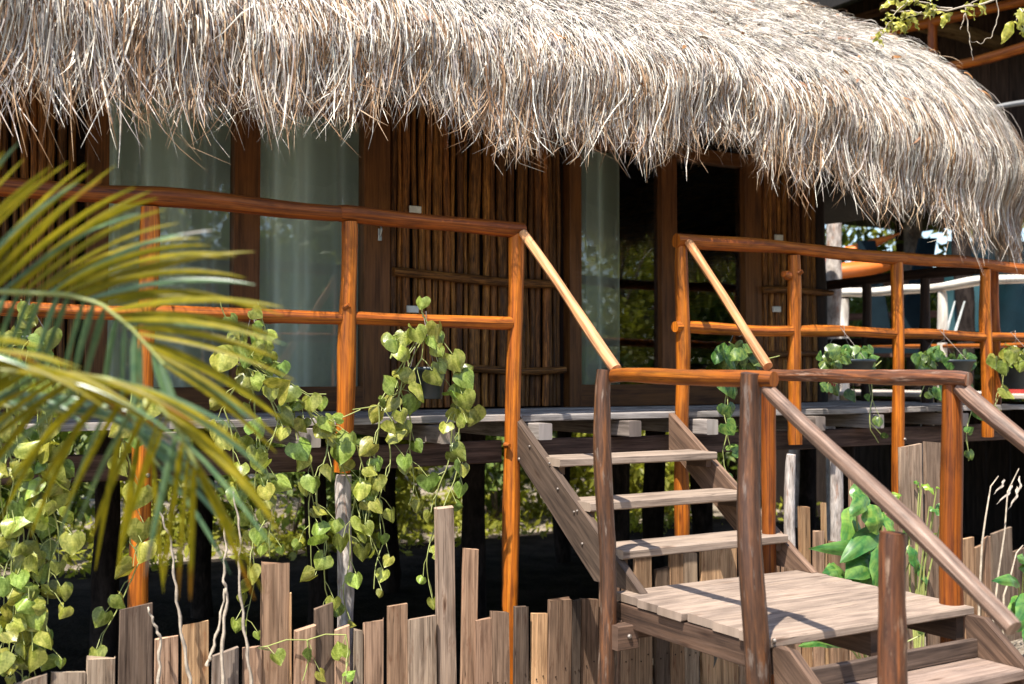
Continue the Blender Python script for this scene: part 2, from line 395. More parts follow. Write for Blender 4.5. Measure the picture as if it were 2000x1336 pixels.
def roofpt(s, a, off=0):
    """point a metres up the thatch from the eave tip (negative = hanging below it), off metres out of the surface"""
    w_ = np.clip((s-4.6)/3.2, 0, 1); w_ = w_*w_*(3-2*w_)
    aa = np.clip(a, 0, None)
    d = (1-w_)*np.interp(aa, ARC, PF[:, 0]) + w_*np.interp(aa, ARC, PE[:, 0])
    z = (1-w_)*np.interp(aa, ARC, PF[:, 1]) + w_*np.interp(aa, ARC, PE[:, 1])
    d2 = (1-w_)*np.interp(aa+.03, ARC, PF[:, 0]) + w_*np.interp(aa+.03, ARC, PE[:, 0])
    z2 = (1-w_)*np.interp(aa+.03, ARC, PF[:, 1]) + w_*np.interp(aa+.03, ARC, PE[:, 1])
    td, tz = d2-d, z2-z; L = np.hypot(td, tz)+1e-9; nd, nz = -tz/L, td/L     # outward normal: -d and up
    x, y, nx, ny = eave(s)
    d = d + nd*off; z = z + nz*off + np.minimum(a, 0) + sag(s)*np.exp(-aa*1.2)
    return np.stack([x - nx*d, y - ny*d, z], -1)
ss = np.concatenate([np.linspace(-2.6, XC, 70), XC+RR*np.linspace(0, math.pi, 50)[1:]])
aa = np.concatenate([np.linspace(0, ARC[-1], 34)])
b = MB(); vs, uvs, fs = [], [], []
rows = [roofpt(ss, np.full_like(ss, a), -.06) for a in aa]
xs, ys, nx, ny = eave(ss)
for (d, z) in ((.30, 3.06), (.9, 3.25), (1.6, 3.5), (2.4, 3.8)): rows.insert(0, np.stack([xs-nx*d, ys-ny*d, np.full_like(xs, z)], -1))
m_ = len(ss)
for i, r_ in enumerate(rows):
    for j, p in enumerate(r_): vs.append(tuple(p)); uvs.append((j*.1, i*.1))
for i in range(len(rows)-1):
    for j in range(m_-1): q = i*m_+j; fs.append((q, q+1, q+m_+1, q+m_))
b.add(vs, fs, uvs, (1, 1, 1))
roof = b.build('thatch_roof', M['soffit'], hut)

rg = np.random.default_rng(4)
def blades(N, s, a0, Ln, wd, off0, lift, drift, curl, cols, seg=4, flop=0.25, lean=0):
    """N ribbons lying down the thatch from a0; anything past the eave hangs free"""
    T = np.linspace(0, 1, seg+1)
    lat = rg.normal(0, .55, N)*drift + drift*.45*np.sin(s*17+3*np.sin(s*5.3))*np.cos(a0*9) + lean; cu = rg.normal(0, curl, N); ph = rg.uniform(0, 6.28, N)
    out = off0; tw = rg.uniform(-.8, .8, N)
    P = []
    for t in T:
        a = a0 - t*Ln
        sp = s + (lat*t + cu*t*t)*Ln
        fl = np.where(a < 0, flop*rg.uniform(-.3, 1, N)*(-a), 0)
        P.append(roofpt(sp, a, out + lift*np.sin(t*2.2+.2) + fl*t))
    P = np.stack(P, 1)                                     # N, seg+1, 3
    tan = np.gradient(P, axis=1); tan /= np.linalg.norm(tan, axis=2, keepdims=True)+1e-9
    x, y, nx, ny = eave(s); Nn = np.stack([nx*.8, ny*.8, np.full(N, .6)], -1)[:, None, :]
    side = np.cross(tan, np.broadcast_to(Nn, tan.shape)); side /= np.linalg.norm(side, axis=2, keepdims=True)+1e-9
    nn = np.cross(side, tan)
    tws = (tw[:, None] + rg.normal(0, .5, N)[:, None]*T[None, :])[:, :, None]
    wv = side*np.cos(tws) + nn*np.sin(tws)
    taper = (np.array([.8, 1, .9, .65, .12]) if seg == 4 else np.interp(T, [0, .3, .7, 1], [.8, 1, .7, .1]))[None, :, None]
    h = wv*(wd[:, None, None]*.5)*taper
    V = np.stack([P-h, P+h], 2).reshape(-1, 3)
    base = (np.arange(N)*(seg+1)*2)[:, None]; q = np.arange(seg)*2
    Q = np.stack([base+q, base+q+1, base+q+3, base+q+2], -1).reshape(-1, 4)
    sd = rg.uniform(0, 40, N)
    U = np.stack([np.broadcast_to(sd[:, None, None]+np.array([0, .3])[None, None, :], (N, seg+1, 2)),
                  np.broadcast_to(sd[:, None, None]+T[None, :, None]*2, (N, seg+1, 2))], -1).reshape(-1, 2)
    CC = np.repeat(cols, (seg+1)*2, axis=0)
    return V, Q, U, CC
def straw(N, brown):
    pal = np.array([(.90, .83, .71), (.82, .75, .64), (.62, .55, .49), (.95, .89, .77), (.46, .40, .37)])
    c = np.minimum(pal[rg.integers(0, len(pal), N)]*rg.uniform(.82, 1.15, (N, 1)), .96)
    bp = np.array([(.38, .23, .125), (.27, .15, .075), (.50, .34, .20)])[rg.integers(0, 3, N)]
    m = (rg.uniform(0, 1, N) < brown)[:, None]
    return np.where(m, bp*rg.uniform(.7, 1.15, (N, 1)), c)
parts_ = []; SMAX = XC+RR*1.35
def tufts(N, K, s0, s1, a0_, a1_, sj, aj):
    ts = rg.uniform(s0, s1, K); ta = rg.uniform(a0_, a1_, K); k_ = rg.integers(0, K, N)
    return ts[k_]+rg.normal(0, sj, N), np.clip(ta[k_]+rg.normal(0, aj, N), .01, None), k_, rg.normal(0, 1, K)[k_], rg.uniform(0, 1, K)[k_], rg.normal(0, 1, K)[k_]
N = 62000                                                  # tufts that share a lean, a lift and a shade
s, a0, k_, tl, tu, tv = tufts(N, 3000, -.9, SMAX, .02, 2.6, .035, .05)
cc = straw(N, np.where(a0 < .45, .34, .07))*(.74+.40*tv.clip(-1, 1))[:, None].clip(.5, 1.08)
V = blades(N, s + 0*tl, a0, np.where(a0 < .5, rg.uniform(.10, .34, N), rg.uniform(.05, .15, N))*(.8+.4*tu), np.where(a0 < .5, rg.uniform(.0025, .0075, N), rg.uniform(.002, .005, N)), (-.07+.115*tu**1.5)*np.where(a0 < .5, 1, .5)+rg.normal(0, .006, N), (rg.uniform(-.01, .035, N)+.012*tv)*np.where(a0 < .5, 1, .5), .16, .12, cc, 4, .25, tl*.16)
parts_.append(V)
N = 7000                                                   # tufts of the ragged hem
s, a0, k_, tl, tu, tv = tufts(N, 330, -.9, SMAX, .0, .22, .028, .05)
parts_.append(blades(N, s, a0, a0+(.05+.30*tu**1.5)*rg.uniform(.2, 1.1, N)*(1+.5*np.exp(-((s-.6)/.7)**2)+.35*(s > 4.6)), rg.uniform(.004, .010, N), -.03+.05*tu*rg.uniform(.3, 1, N), rg.uniform(-.01, .03, N), .18, .25, straw(N, .6)*(.7+.45*tu)[:, None], 5, .3, tl*.22))
N = 62000                                                  # the coat
s = rg.uniform(-.9, SMAX, N); a0 = rg.uniform(.05, 2.6, N)**1.0
a0 = np.where(rg.uniform(0, 1, N) < .35, rg.uniform(.05, .9, N), a0)
parts_.append(blades(N, s, a0, np.where(a0 < .5, rg.uniform(.10, .34, N), rg.uniform(.05, .16, N)), np.where(a0 < .5, rg.uniform(.0025, .0075, N), rg.uniform(.002, .005, N)), np.where(a0 < .5, rg.uniform(-.06, .01, N), rg.uniform(-.04, .0, N)), np.where(a0 < .5, rg.uniform(-.01, .04, N), rg.uniform(-.005, .022, N)), .26, .14, straw(N, np.where(a0 < .5, .22, .05))))
N = 7000                                                  # the fringe
s = rg.uniform(-.9, SMAX, N); cl = .5+.5*np.sin(s*9+2*np.sin(s*3.1))*np.sin(s*23+1.3)
a0 = rg.uniform(.0, .45, N); Ln = a0+rg.uniform(-.05, .30, N)*(.15+1.0*cl*rg.uniform(.3, 1, N))*(1+.5*np.exp(-((s-.6)/.7)**2)+.35*(s > 4.6))+.02
parts_.append(blades(N, s, a0, Ln, rg.uniform(.004, .010, N), rg.uniform(-.07, .01, N), rg.uniform(-.01, .03, N), .26, .25, straw(N, .72)))
N = 1300                                                   # long loose wisps
s = rg.uniform(-.6, SMAX, N); s += .06*np.sin(s*31)
a0 = rg.uniform(0, .25, N); Ln = a0+rg.uniform(.15, .40, N)*(.6+.4*np.sin(s*5.1))
parts_.append(blades(N, s, a0, Ln, rg.uniform(.004, .009, N), rg.uniform(-.05, .02, N), rg.uniform(-.01, .05, N), .30, .40, straw(N, .6), 6, .35))
N = 1300                                                   # strays that stand off the coat
s = rg.uniform(-.6, SMAX, N); a0 = rg.uniform(.3, 2.6, N)
parts_.append(blades(N, s, a0, rg.uniform(.10, .28, N), rg.uniform(.003, .007, N), rg.uniform(.0, .03, N), rg.uniform(.02, .06, N), .9, .6, straw(N, .12)))
N = 260                                                    # dead leaves caught in the straw
s = rg.uniform(-.6, SMAX, N); a0 = rg.uniform(.2, 2.6, N)
parts_.append(blades(N, s, a0, rg.uniform(.03, .06, N), rg.uniform(.012, .026, N), rg.uniform(.02, .04, N), rg.uniform(.0, .02, N), 1.5, .6, np.array([(.42, .20, .07), (.30, .15, .08), (.22, .17, .13)])[rg.integers(0, 3, N)]))
o_ = 0; V_, Q_, U_, C_ = [], [], [], []
for V, Q, U, CC in parts_:
    V_.append(V); Q_.append(Q+o_); U_.append(U); C_.append(CC); o_ += len(V)
np_mesh('thatch_straw', np.concatenate(V_), np.concatenate(Q_), np.concatenate(U_), np.concatenate(C_), M['thatch'], roof, False)

# walls of upright sticks
WT = 3.25
def stick_wall(x0, x1, seed, Y=WALL_Y):
    r_ = random.Random(seed); b = MB(); x = x0
    while x < x1:
        d = r_.uniform(.030, .056); r0 = d/2
        if r_.random() < .08: d = r_.uniform(.07, .10); r0 = d/2.2
        xx = x+d/2
        if xx+r0 > x1: break
        kk = r_.uniform(.4, 1.4)
        b.log((xx, Y+r_.uniform(-.012, .012), DZ+.01), (xx+r_.uniform(-.012, .012), Y+r_.uniform(-.01, .01), WT), r0, r0*r_.uniform(.8, 1), r_.randint(0, 9999), .006, 8, 22, (kk, kk*r_.uniform(.9, 1.05), kk), 3)
        x += d+r_.uniform(.0, .006)
    o = b.build('stick_wall', M['stick'], hut)
    bb = MB(); bb.box((x0, Y+.035, DZ-.05), (x1+.03, Y+.075, WT), (.25, .2, .2)); bb.build('backing', M['beam'], o)
    return o
xw = lambda px: X_on(px, WALL_Y)
stick_wall(-1.6, xw(160), 1)
wall_mid = stick_wall(xw(757), xw(1103), 2)
wall_right = stick_wall(xw(1482), xw(1600), 3)
def batten(wall, a, c, r, seed):
    b = MB(); p, q = atY(*a, WALL_Y-.055), atY(*c, WALL_Y-.055)
    b.log(p, q, r, r*.85, seed, .012, 12, 24, (.75, .75, .8), 4); b.build('batten', M['stick'], wall)
batten(wall_mid, (768, 530), (1103, 556), .032, 21); batten(wall_mid, (885, 718), (1104, 722), .028, 22)
batten(wall_right, (1488, 566), (1625, 572), .030, 23); batten(wall_right, (1488, 690), (1600, 692), .026, 24)
for wall, ps in ((wall_mid, ((811, 409), (806, 604))), (wall_right, ((1521, 464), (1517, 604)))):
    for i, p in enumerate(ps):
        b = MB(); c_ = atY(*p, WALL_Y-.05); b.box((c_.x-.04, c_.y-.006, c_.z-.022), (c_.x+.04, c_.y+.006, c_.z+.022)); b.build('wall_plate', M['plate'], wall)
# corner post, wall plate beam, side and back walls, floor
b = MB(); b.log((xw(1600)+.03, WALL_Y+.02, DZ-.05), (xw(1600)+.03, WALL_Y+.02, WT), .065, .06, 31, .01, 12, 20, (.5, .5, .5)); b.build('corner_post', M['darkpole'], hut)
b = MB(); b.box((-1.6, WALL_Y-.02, WT), (6.6, WALL_Y+.14, WT+.16), (.6, .6, .6)); b.build('wall_beam', M['beam'], hut)
b = MB(); b.box((6.50, WALL_Y+.1, DZ-.02), (6.56, 9.55, 3.6)); b.build('side_wall', M['stick'], hut)
for (x0, x1, z0, z1) in ((-1.6, -1.4, DZ, 3.4), (4.5, 6.56, DZ, 3.4), (-1.399, 4.499, DZ, 1.4), (-1.399, 4.499, 3.36, 3.4)):  # wide gap left in the unseen back wall to light the curtains
    b = MB(); b.box((x0, 9.55, z0), (x1, 9.61, z1)); b.build('back_wall', M['bouncepale'] if x0 < 3 else M['inner'], hut)
b = MB(); b.box((4.60, WALL_Y+.22, DZ), (4.65, 9.54, 3.38)); b.build('light_divider', M['bouncepale'], hut)  # unseen partition added to keep the light behind the curtains
b = MB(); b.box((4.655, WALL_Y+.22, DZ), (4.69, 9.54, 3.41)); b.build('light_divider', M['inner'], hut)  # dark side of the added partition keeps the second room dim
b = MB(); b.box((-1.58, WALL_Y+.2, DZ-.022), (4.59, 9.54, DZ+.012), (1, .9, .8)); b.build('bounce_floor', M['bouncepale'], hut)  # pale floor and ceiling layers added to bounce light in the room
b = MB(); b.box((-1.58, WALL_Y+.11, 3.39), (4.59, 9.54, 3.415)); b.build('bounce_ceiling', M['bouncepale'], hut)
b = MB(); b.box((-1.66, WALL_Y+.08, DZ-.02), (-1.60, 9.61, 3.6)); b.build('end_wall', M['bouncepale'], hut)
b = MB(); b.box((-1.6, WALL_Y-.02, DZ-.07), (6.56, 9.6, DZ-.025), (.6, .55, .5)); b.build('floor_boards', M['beam'], hut)
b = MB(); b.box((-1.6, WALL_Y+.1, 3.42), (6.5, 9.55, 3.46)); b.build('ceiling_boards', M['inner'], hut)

# sliding glass doors
def glass_door(L0, panes, R1, seed, sill=757, topz=3.2):
    """L0, R1 = outer frame pixels; panes = (x0, x1) pixel spans, stiles fill what is between"""
    d = bpy.data.objects.new('glass_door', None); C.objects.link(d); d.parent = hut; d.location = Vector((xw(L0), WALL_Y, DZ))-Vector(hut.location)
    zs = atY(panes[0][0], sill, WALL_Y).z
    b = MB(); Y0, Y1 = WALL_Y-.05, WALL_Y+.05
    b.box((xw(L0), Y0, DZ), (xw(panes[0][0]), Y1, topz), (.9, .9, .9), seed)
    b.box((xw(panes[-1][1]), Y0, DZ), (xw(R1), Y1, topz), (1, 1, 1), seed+1)
    b.box((xw(panes[0][0])+.001, Y0+.004, DZ), (xw(panes[-1][1])-.001, Y1-.004, zs), (.8, .8, .8), seed+2)
    b.box((xw(panes[0][0])+.001, Y0+.004, topz-.1), (xw(panes[-1][1])-.001, Y1-.004, topz), (.8, .8, .8), seed+3)
    b.build('frame', M['frame'], d)
    for i in range(len(panes)-1):
        b = MB(); b.box((xw(panes[i][1]), Y0-.012, zs+.002), (xw(panes[i+1][0]), Y1-.02, topz-.102), (.95, .9, .9), seed+9+i); b.build('stile', M['frame'], d)
    for i, (a, c_) in enumerate(panes):
        b = MB(); y = WALL_Y+(.01 if i % 2 else -.01)
        b.add([(xw(a)-.01, y, zs-.01), (xw(c_)+.01, y, zs-.01), (xw(c_)+.01, y, topz-.09), (xw(a)-.01, y, topz-.09)], [(0, 1, 2, 3)], [(0, 0), (1, 0), (1, 1), (0, 1)])
        b.build('pane', M['glass'], d)
    return d
door1 = glass_door(163, [(206, 449), (500, 704)], 755, 40)
door2 = glass_door(1106, [(1129, 1284), (1314, 1449)], 1480, 60, 751)
b = MB(); p = atY(742, 456, WALL_Y-.055); b.box((p.x-.012, p.y-.006, p.z-.045), (p.x+.012, p.y+.004, p.z+.03), ch=.004); b.tube([p+Vector((0, -.006, .055)), p+Vector((0, -.03, .02)), p+Vector((0, -.006, -.02))], .006, 6); b.build('lock', M['metal'], door1)
def curtain(x0, x1, y, seed, fold=.11, amp=.06):
    b = MB(); n = 160; vs, fs, uvs, cs = [], [], [], []; r_ = random.Random(seed); ph = [r_.uniform(0, 6) for _ in range(4)]
    for j, z in enumerate((1.40, 1.8, 2.4, 3.2)):
        for i in range(n+1):
            x = x0+(x1-x0)*i/n
            yy = y + amp*math.sin(x*6.28/fold+ph[0]+.9*math.sin(x*7+ph[1])) + amp*.5*math.sin(x*6.28/fold*.43+ph[2])
            vs.append((x, yy, z)); uvs.append((x, z)); q = .80+.2*math.sin(x*9+ph[3]); cs.append((q, q, q))
    for j in range(3):
        for i in range(n): q = j*(n+1)+i; fs.append((q, q+1, q+n+2, q+n+1))
    b.add(vs, fs, uvs, cs); return b.build('curtain', M['curtain'], hut)
curtain(xw(244), xw(478), WALL_Y+.16, 1, .17); curtain(xw(484), xw(745), WALL_Y+.17, 2, .19); curtain(xw(190), xw(252), WALL_Y+.24, 8, .12)
curtain(xw(1110), xw(1232), WALL_Y+.16, 3, .13, .05)

# stilts under the hut
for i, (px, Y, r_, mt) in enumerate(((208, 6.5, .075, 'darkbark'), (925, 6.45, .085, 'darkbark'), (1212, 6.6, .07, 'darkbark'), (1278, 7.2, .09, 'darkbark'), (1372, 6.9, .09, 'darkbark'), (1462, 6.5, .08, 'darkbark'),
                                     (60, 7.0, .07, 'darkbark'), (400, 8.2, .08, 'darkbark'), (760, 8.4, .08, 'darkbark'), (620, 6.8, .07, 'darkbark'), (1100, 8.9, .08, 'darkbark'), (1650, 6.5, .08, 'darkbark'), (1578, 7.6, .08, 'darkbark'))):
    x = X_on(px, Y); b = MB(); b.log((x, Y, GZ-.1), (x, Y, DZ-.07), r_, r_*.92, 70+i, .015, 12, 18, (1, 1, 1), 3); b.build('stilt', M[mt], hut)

# ------------------------------------------------------------------ veranda deck
deck = thing('veranda_deck', 'grey weathered board deck with protruding joist ends below the hut doors', 'deck', (3.0, 5.7, GZ))
r_ = random.Random(5); x = -1.5
yf = [5.135, 5.27, 5.41, 5.55, 5.69, 5.83, 5.97, 6.11, 6.25, 6.345]
for j in range(len(yf)-1):
    cuts = [-1.5, 1.2+r_.uniform(-.5, .5), 3.03 if j == 0 else 3.4+r_.uniform(-.5, .5), 5.85+r_.uniform(-.1, .1), 7.34]
    for i in range(4):
        b = MB(); k_ = r_.uniform(.85, 1.1); dz = r_.uniform(-.004, .004)
        b.plank((cuts[i]+.003, (yf[j]+yf[j+1])/2, DZ-.0175+dz), (1, 0, 0), (0, 1, 0), (0, 0, 1), cuts[i+1]-cuts[i]-.006, yf[j+1]-yf[j]-.008, .035, 100+j*4+i, (k_, k_, k_), .003, 12, .0025)
        b.build('deck_board', M['deck'], deck)
b = MB(); b.box((6.60, 6.36, DZ-.035), (7.34, 9.6, DZ), (.8, .8, .8)); b.build('side_boards', M['deck'], deck)
for i, (px, py) in enumerate(((60, 884), (340, 862), (616, 846), (872, 838), (1068, 830), (1250, 824), (1388, 818), (1606, 812), (1728, 804), (1880, 800))):
    c_ = atY(px, py, 5.0); b = MB(); z1 = DZ-.042
    b.plank((c_.x, 4.985+.03*(i % 3), z1-.045), (0, 1, 0), (1, 0, 0), (0, 0, 1), 1.35, .085, .088, 150+i, (.62, .56, .52) if i % 2 else (.95, .92, .9), .004, 8, .001); b.build('joist', M['deck'], deck)
for i, (x0, x1, Y) in enumerate(((-1.4, 2.94, 5.23), (3.0, 7.3, 5.25))):
    b = MB(); b.plank((x0, Y, DZ-.20), (1, 0, 0), (0, 0, 1), (0, 1, 0), x1-x0, .12, .05, 170+i, (1.25, 1.15, 1.1), .004, 14, .003); b.build('edge_beam', M['beam'], deck)
for i, (px, y1, y0, Y, r0) in enumerate(((672, 850, 1400, 5.08, .042), (1545, 820, 1300, 5.0, .036), (1634, 850, 1300, 5.02, .046))):
    t = atY(px, y1, Y); b = MB(); b.log((t.x-.01, Y, GZ-.1), (t.x, Y, DZ-.27), r0, r0*.9, 180+i, .012, 14, 30, (1, 1, 1), 4); b.build('bark_post', M['bark'], deck)

# ------------------------------------------------------------------ railings of the veranda
def pole(parent, name, a, c, r0, r1, seed, mat='varnish', wob=.01, kn=2, col=(1, 1, 1), sag_=0):
    b = MB(); b.log(a, c, r0, r1, seed, wob, 14, 30, col, kn, sag_); return b.build(name, M[mat], parent)
def bolt(p, parent, r=.011):
    b = MB(); p = Vector(p); b.tube([p, p+Vector((0, -.008, 0)), p+Vector((0, -.011, 0))], [r, r, r*.5], 8); return b.build('bolt', M['bolt'], parent)
PX = [.06, 1.05, 2.01, 2.965, 4.10, 5.00, 5.94, 6.86]
TOPZ = 2.285
rl = thing('veranda_railing', 'orange log railing left of the stairs, behind the palm leaves', 'railing', (1.0, POST_Y, GZ))
for i, x in enumerate(PX[:4]):
    bot = GZ-.1 if i != 2 else DZ-.26
    o = pole(rl, 'post', (x-.035, POST_Y, bot) if i != 2 else (x-.03, POST_Y, bot), (x+.005, POST_Y, TOPZ-.02), .047, .041, 200+i, 'varnish', .007)
    bolt((x-.005, POST_Y-.052, 1.06), o)
pole(rl, 'top_rail', (-1.0, POST_Y, TOPZ+.015), (2.0, POST_Y, TOPZ+.02), .043, .043, 210, 'varnish', .010, 3, (.52, .46, .5))
pole(rl, 'top_rail', (1.96, POST_Y, TOPZ+.02), (3.01, POST_Y, TOPZ+.006), .043, .040, 211, 'varnish', .008, 2, (.62, .54, .55))
for i in range(3):
    pole(rl, 'mid_rail', (PX[i]+.02, POST_Y, 1.79), (PX[i+1]-.03, POST_Y, 1.785), .034, .034, 214+i, 'varnish', .006, 1, (.9, .82, .85))
rr_ = thing('veranda_railing', 'orange log railing right of the stairs with black flower bowls on it', 'railing', (5.5, POST_Y, GZ))
for i, x in enumerate(PX[4:]):
    o = pole(rr_, 'post', (x-.0, POST_Y, GZ-.1 if i in (0, 2) else DZ-.22), (x, POST_Y, TOPZ-.02), .045, .040, 220+i, 'varnish', .007, 4 if i == 1 else 2)
    if i == 2: bolt((x, POST_Y-.05, 1.08), o)
pole(rr_, 'top_rail', (4.06, POST_Y, TOPZ+.015), (6.0, POST_Y, TOPZ+.015), .043, .042, 230, 'varnish', .008, 3, (.85, .8, .8))
pole(rr_, 'top_rail', (5.96, POST_Y, TOPZ+.015), (8.4, POST_Y, TOPZ+.0), .042, .040, 231, 'varnish', .010, 3, (.9, .85, .85))
pole(rr_, 'mid_rail', (4.04, POST_Y-.01, 1.79), (4.97, POST_Y, 1.785), .034, .036, 232, 'varnish', .006)
pole(rr_, 'mid_rail', (5.02, POST_Y, 1.785), (5.92, POST_Y, 1.785), .036, .035, 233, 'varnish', .006)
pole(rr_, 'mid_rail', (5.96, POST_Y, 1.785), (6.84, POST_Y, 1.78), .035, .034, 234, 'varnish', .006)
pole(rr_, 'mid_rail', (6.88, POST_Y, 1.78), (8.3, POST_Y, 1.78), .034, .034, 235, 'varnish', .008)
def stub(parent, p, d, r0=.018):
    b = MB(); p, d = Vector(p), Vector(d); b.tube([p-d*.5, p+d*.5, p+d], [r0*1.5, r0*1.1, r0*.9], 10, (.6, .55, .55)); b.build('branch_stub', M['varnish'], parent)
stub(rr_, atY(1536, 537, POST_Y-.02), (-.035, -.01, .004), .021); stub(rr_, atY(1560, 533, POST_Y-.03), (.012, -.022, .01), .014)
stub(rl, atY(990, 870, POST_Y-.03), (.004, -.022, 0), .012); stub(rl, atY(676, 600, POST_Y-.03), (.01, -.018, .01), .012)
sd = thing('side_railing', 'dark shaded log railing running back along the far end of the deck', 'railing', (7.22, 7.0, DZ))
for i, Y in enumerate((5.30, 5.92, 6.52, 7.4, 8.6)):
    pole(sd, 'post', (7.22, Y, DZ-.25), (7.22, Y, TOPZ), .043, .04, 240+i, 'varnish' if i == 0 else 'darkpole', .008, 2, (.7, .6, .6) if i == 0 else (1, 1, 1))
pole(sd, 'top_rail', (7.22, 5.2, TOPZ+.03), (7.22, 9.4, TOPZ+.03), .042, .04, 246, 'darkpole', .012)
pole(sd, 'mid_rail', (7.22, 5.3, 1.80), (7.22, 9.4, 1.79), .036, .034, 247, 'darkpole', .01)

# ------------------------------------------------------------------ stairs
up = thing('stair_flight', 'upper wooden stair flight of three treads from landing to deck', 'stairs', (3.5, 4.5, .53))
for i, x in enumerate((2.955, 4.0)):
    b = MB(); b.prism([(x, 5.10, 1.285), (x, 3.975, .532), (x, 4.34, .532), (x, 5.05, 1.05), (x, 5.10, 1.05)], (.042, 0, 0), (1, 1, 1) if i == 0 else (1.9, 1.7, 1.55), 250+i, (0, 1.12, .75))
    o = b.build('stringer', M['stringer'], up)
    for (px, py) in ((1035, 872), (1074, 905), (1090, 955), (1128, 998), (1138, 1062), (1122, 1000)) if i == 0 else ():
        p = atX(px, py, x); bb = MB(); bb.tube([p, p+Vector((-.006, 0, 0)), p+Vector((-.008, 0, 0))], [.007, .007, .003], 7); bb.build('bolt', M['bolt'], o)
for i, (yf_, z) in enumerate(((4.67, 1.085), (4.40, .89), (4.13, .70))):
    b = MB(); b.plank((2.975, yf_+.125, z-.02), (1, 0, 0), (0, 1, 0), (0, 0, 1), 1.02, .25, .042, 260+i, (1, .97, .93), .006, 10, .002); b.build('tread', M['stair'], up)
    for x in (3.0, 3.96):
        b = MB(); b.box((x, yf_+.05, z-.085), (x+.035, yf_+.22, z-.043), (1.2, 1.1, 1)); b.build('cleat', M['stringer'], up)
ld = thing('stair_landing', 'square board landing halfway up the stairs', 'landing', (3.45, 3.57, GZ))
ys = [3.06, 3.235, 3.40, 3.57, 3.74, 3.90, 4.09]
for j in range(6):
    b = MB(); k_ = (1.06, 1, .95, 1.08, .98, .94)[j]; w_ = ys[j+1]-ys[j]
    b.plank((2.865+.012*((j*7) % 3), (ys[j]+ys[j+1])/2, .513), (1, 0, 0), (0, 1, 0), (0, 0, 1), 1.15, w_-.006, .034, 270+j, (k_, k_*.96, k_*.93), .005, 10, .002); b.build('landing_board', M['stair'], ld)
for i, x in enumerate((2.905, 3.45, 3.96)):
    b = MB(); b.plank((x, 3.09, .44), (0, 1, 0), (0, 0, 1), (1, 0, 0), .98, .10, .045, 280+i, (.85, .72, .66), .004, 8, .001); b.build('side_beam', M['stringer'], ld)
b = MB(); b.plank((2.87, 4.045, .37), (1, 0, 0), (0, 0, 1), (0, 1, 0), 1.2, .09, .06, 284, (1, .85, .78), .004, 6, .001); b.build('cross_beam', M['stringer'], ld)
b = MB(); b.plank((2.80, 3.965, .36), (1, 0, 0), (0, 0, 1), (0, 1, 0), .11, .105, .07, 285, (1.25, 1.1, 1.05), .004, 3, .001); o = b.build('post_block', M['stringer'], ld); bolt((2.86, 3.93, .365), o)
lf = thing('stair_flight', 'lower wooden stair flight from the landing down to the sand', 'stairs', (3.45, 2.6, GZ))
for i, x in enumerate((2.885, 3.965)):
    b = MB(); b.prism([(x, 3.07, .50), (x, 3.055, .31), (x, 2.35, GZ), (x, 2.02, GZ), (x, 2.98, .50)], (.042, 0, 0), (1.35, 1.2, 1.1), 290+i, (0, 1.05, .8)); o = b.build('stringer', M['stringer'], lf)
    if i == 0: p = atX(1512, 1252, x); bb = MB(); bb.tube([p, p+Vector((-.008, 0, 0))], [.012, .008], 8); bb.build('bolt', M['bolt'], o)
for i, (yf_, z) in enumerate(((2.79, .335), (2.54, .15), (2.29, -.04))):
    b = MB(); b.plank((2.93, yf_+.125, z-.02), (1, 0, 0), (0, 1, 0), (0, 0, 1), 1.03, .25, .042, 300+i, (.92, .84, .82), .006, 10, .002); b.build('tread', M['stair'], lf)
b = MB(); b.plank((2.93, 3.02, .375), (1, 0, 0), (0, 0, 1), (0, 1, 0), 1.03, .075, .03, 306, (1.1, 1.1, 1.15), .004, 8, .001); b.build('riser', M['stringer'], lf)

# stair railings
sr = thing('stair_railing', 'dark weathered log handrail nearest the viewer, on the left of the stairs', 'railing', (2.83, 3.5, GZ))
A0, A1 = atY(1179, 1336, 4.03), atY(1180, 722, 4.03); B0, B1 = atY(1484, 1336, 3.10), atY(1466, 728, 3.10); K1 = atY(1744, 1040, 2.45)
pole(sr, 'post', (A0.x, 4.03, GZ-.1), A1, .041, .037, 310, 'oldvarnish', .014, 6)
pole(sr, 'post', (B0.x+.005, 3.10, GZ-.1), B1, .050, .041, 311, 'oldvarnish', .026, 7, (.9, .9, .95))
pole(sr, 'post', (K1.x-.01, 2.45, GZ-.1), K1, .048, .045, 312, 'oldvarnish', .006, 2, (1.25, 1.05, .9))
pole(sr, 'level_rail', atY(1192, 736, 4.03), atY(1512, 741, 3.02), .030, .034, 313, 'varnish', .016, 3, (.58, .58, .7))
HB0, HB1 = atY(1486, 754, 3.06), atX(1980, 1228, 2.83)
pole(sr, 'lower_handrail', HB0+Vector((.03, 0, -.01)), HB1, .028, .030, 314, 'greyrail', .008, 3)
pole(sr, 'upper_handrail', (2.985, POST_Y-.05, TOPZ-.02), A1+Vector((.045, -.03, .0)), .025, .027, 315, 'palerail', .003, 2)
s2 = thing('stair_railing', 'orange log handrail on the far right side of the stairs', 'railing', (4.0, 3.7, GZ))
E1 = atY(1503, 728, 4.20); D1 = atY(1858, 752, 3.15)
pole(s2, 'post', (E1.x+.03, 4.20, GZ-.1), E1, .040, .036, 320, 'varnish', .014, 3, (.55, .5, .5))
pole(s2, 'post', (D1.x, 3.15, GZ-.1), D1, .050, .045, 321, 'varnish', .012, 5, (.50, .46, .5))
pole(s2, 'level_rail', atY(1508, 731, 4.22), atY(1892, 741, 3.05), .030, .036, 322, 'oldvarnish', .010, 4, (1.5, 1.3, 1.2))
pole(s2, 'upper_handrail', (4.115, POST_Y-.05, TOPZ-.0), atY(1500, 716, 4.22), .025, .026, 323, 'palerail', .004, 2, (.95, .85, .75))
d0 = atY(1876, 757, 3.10)
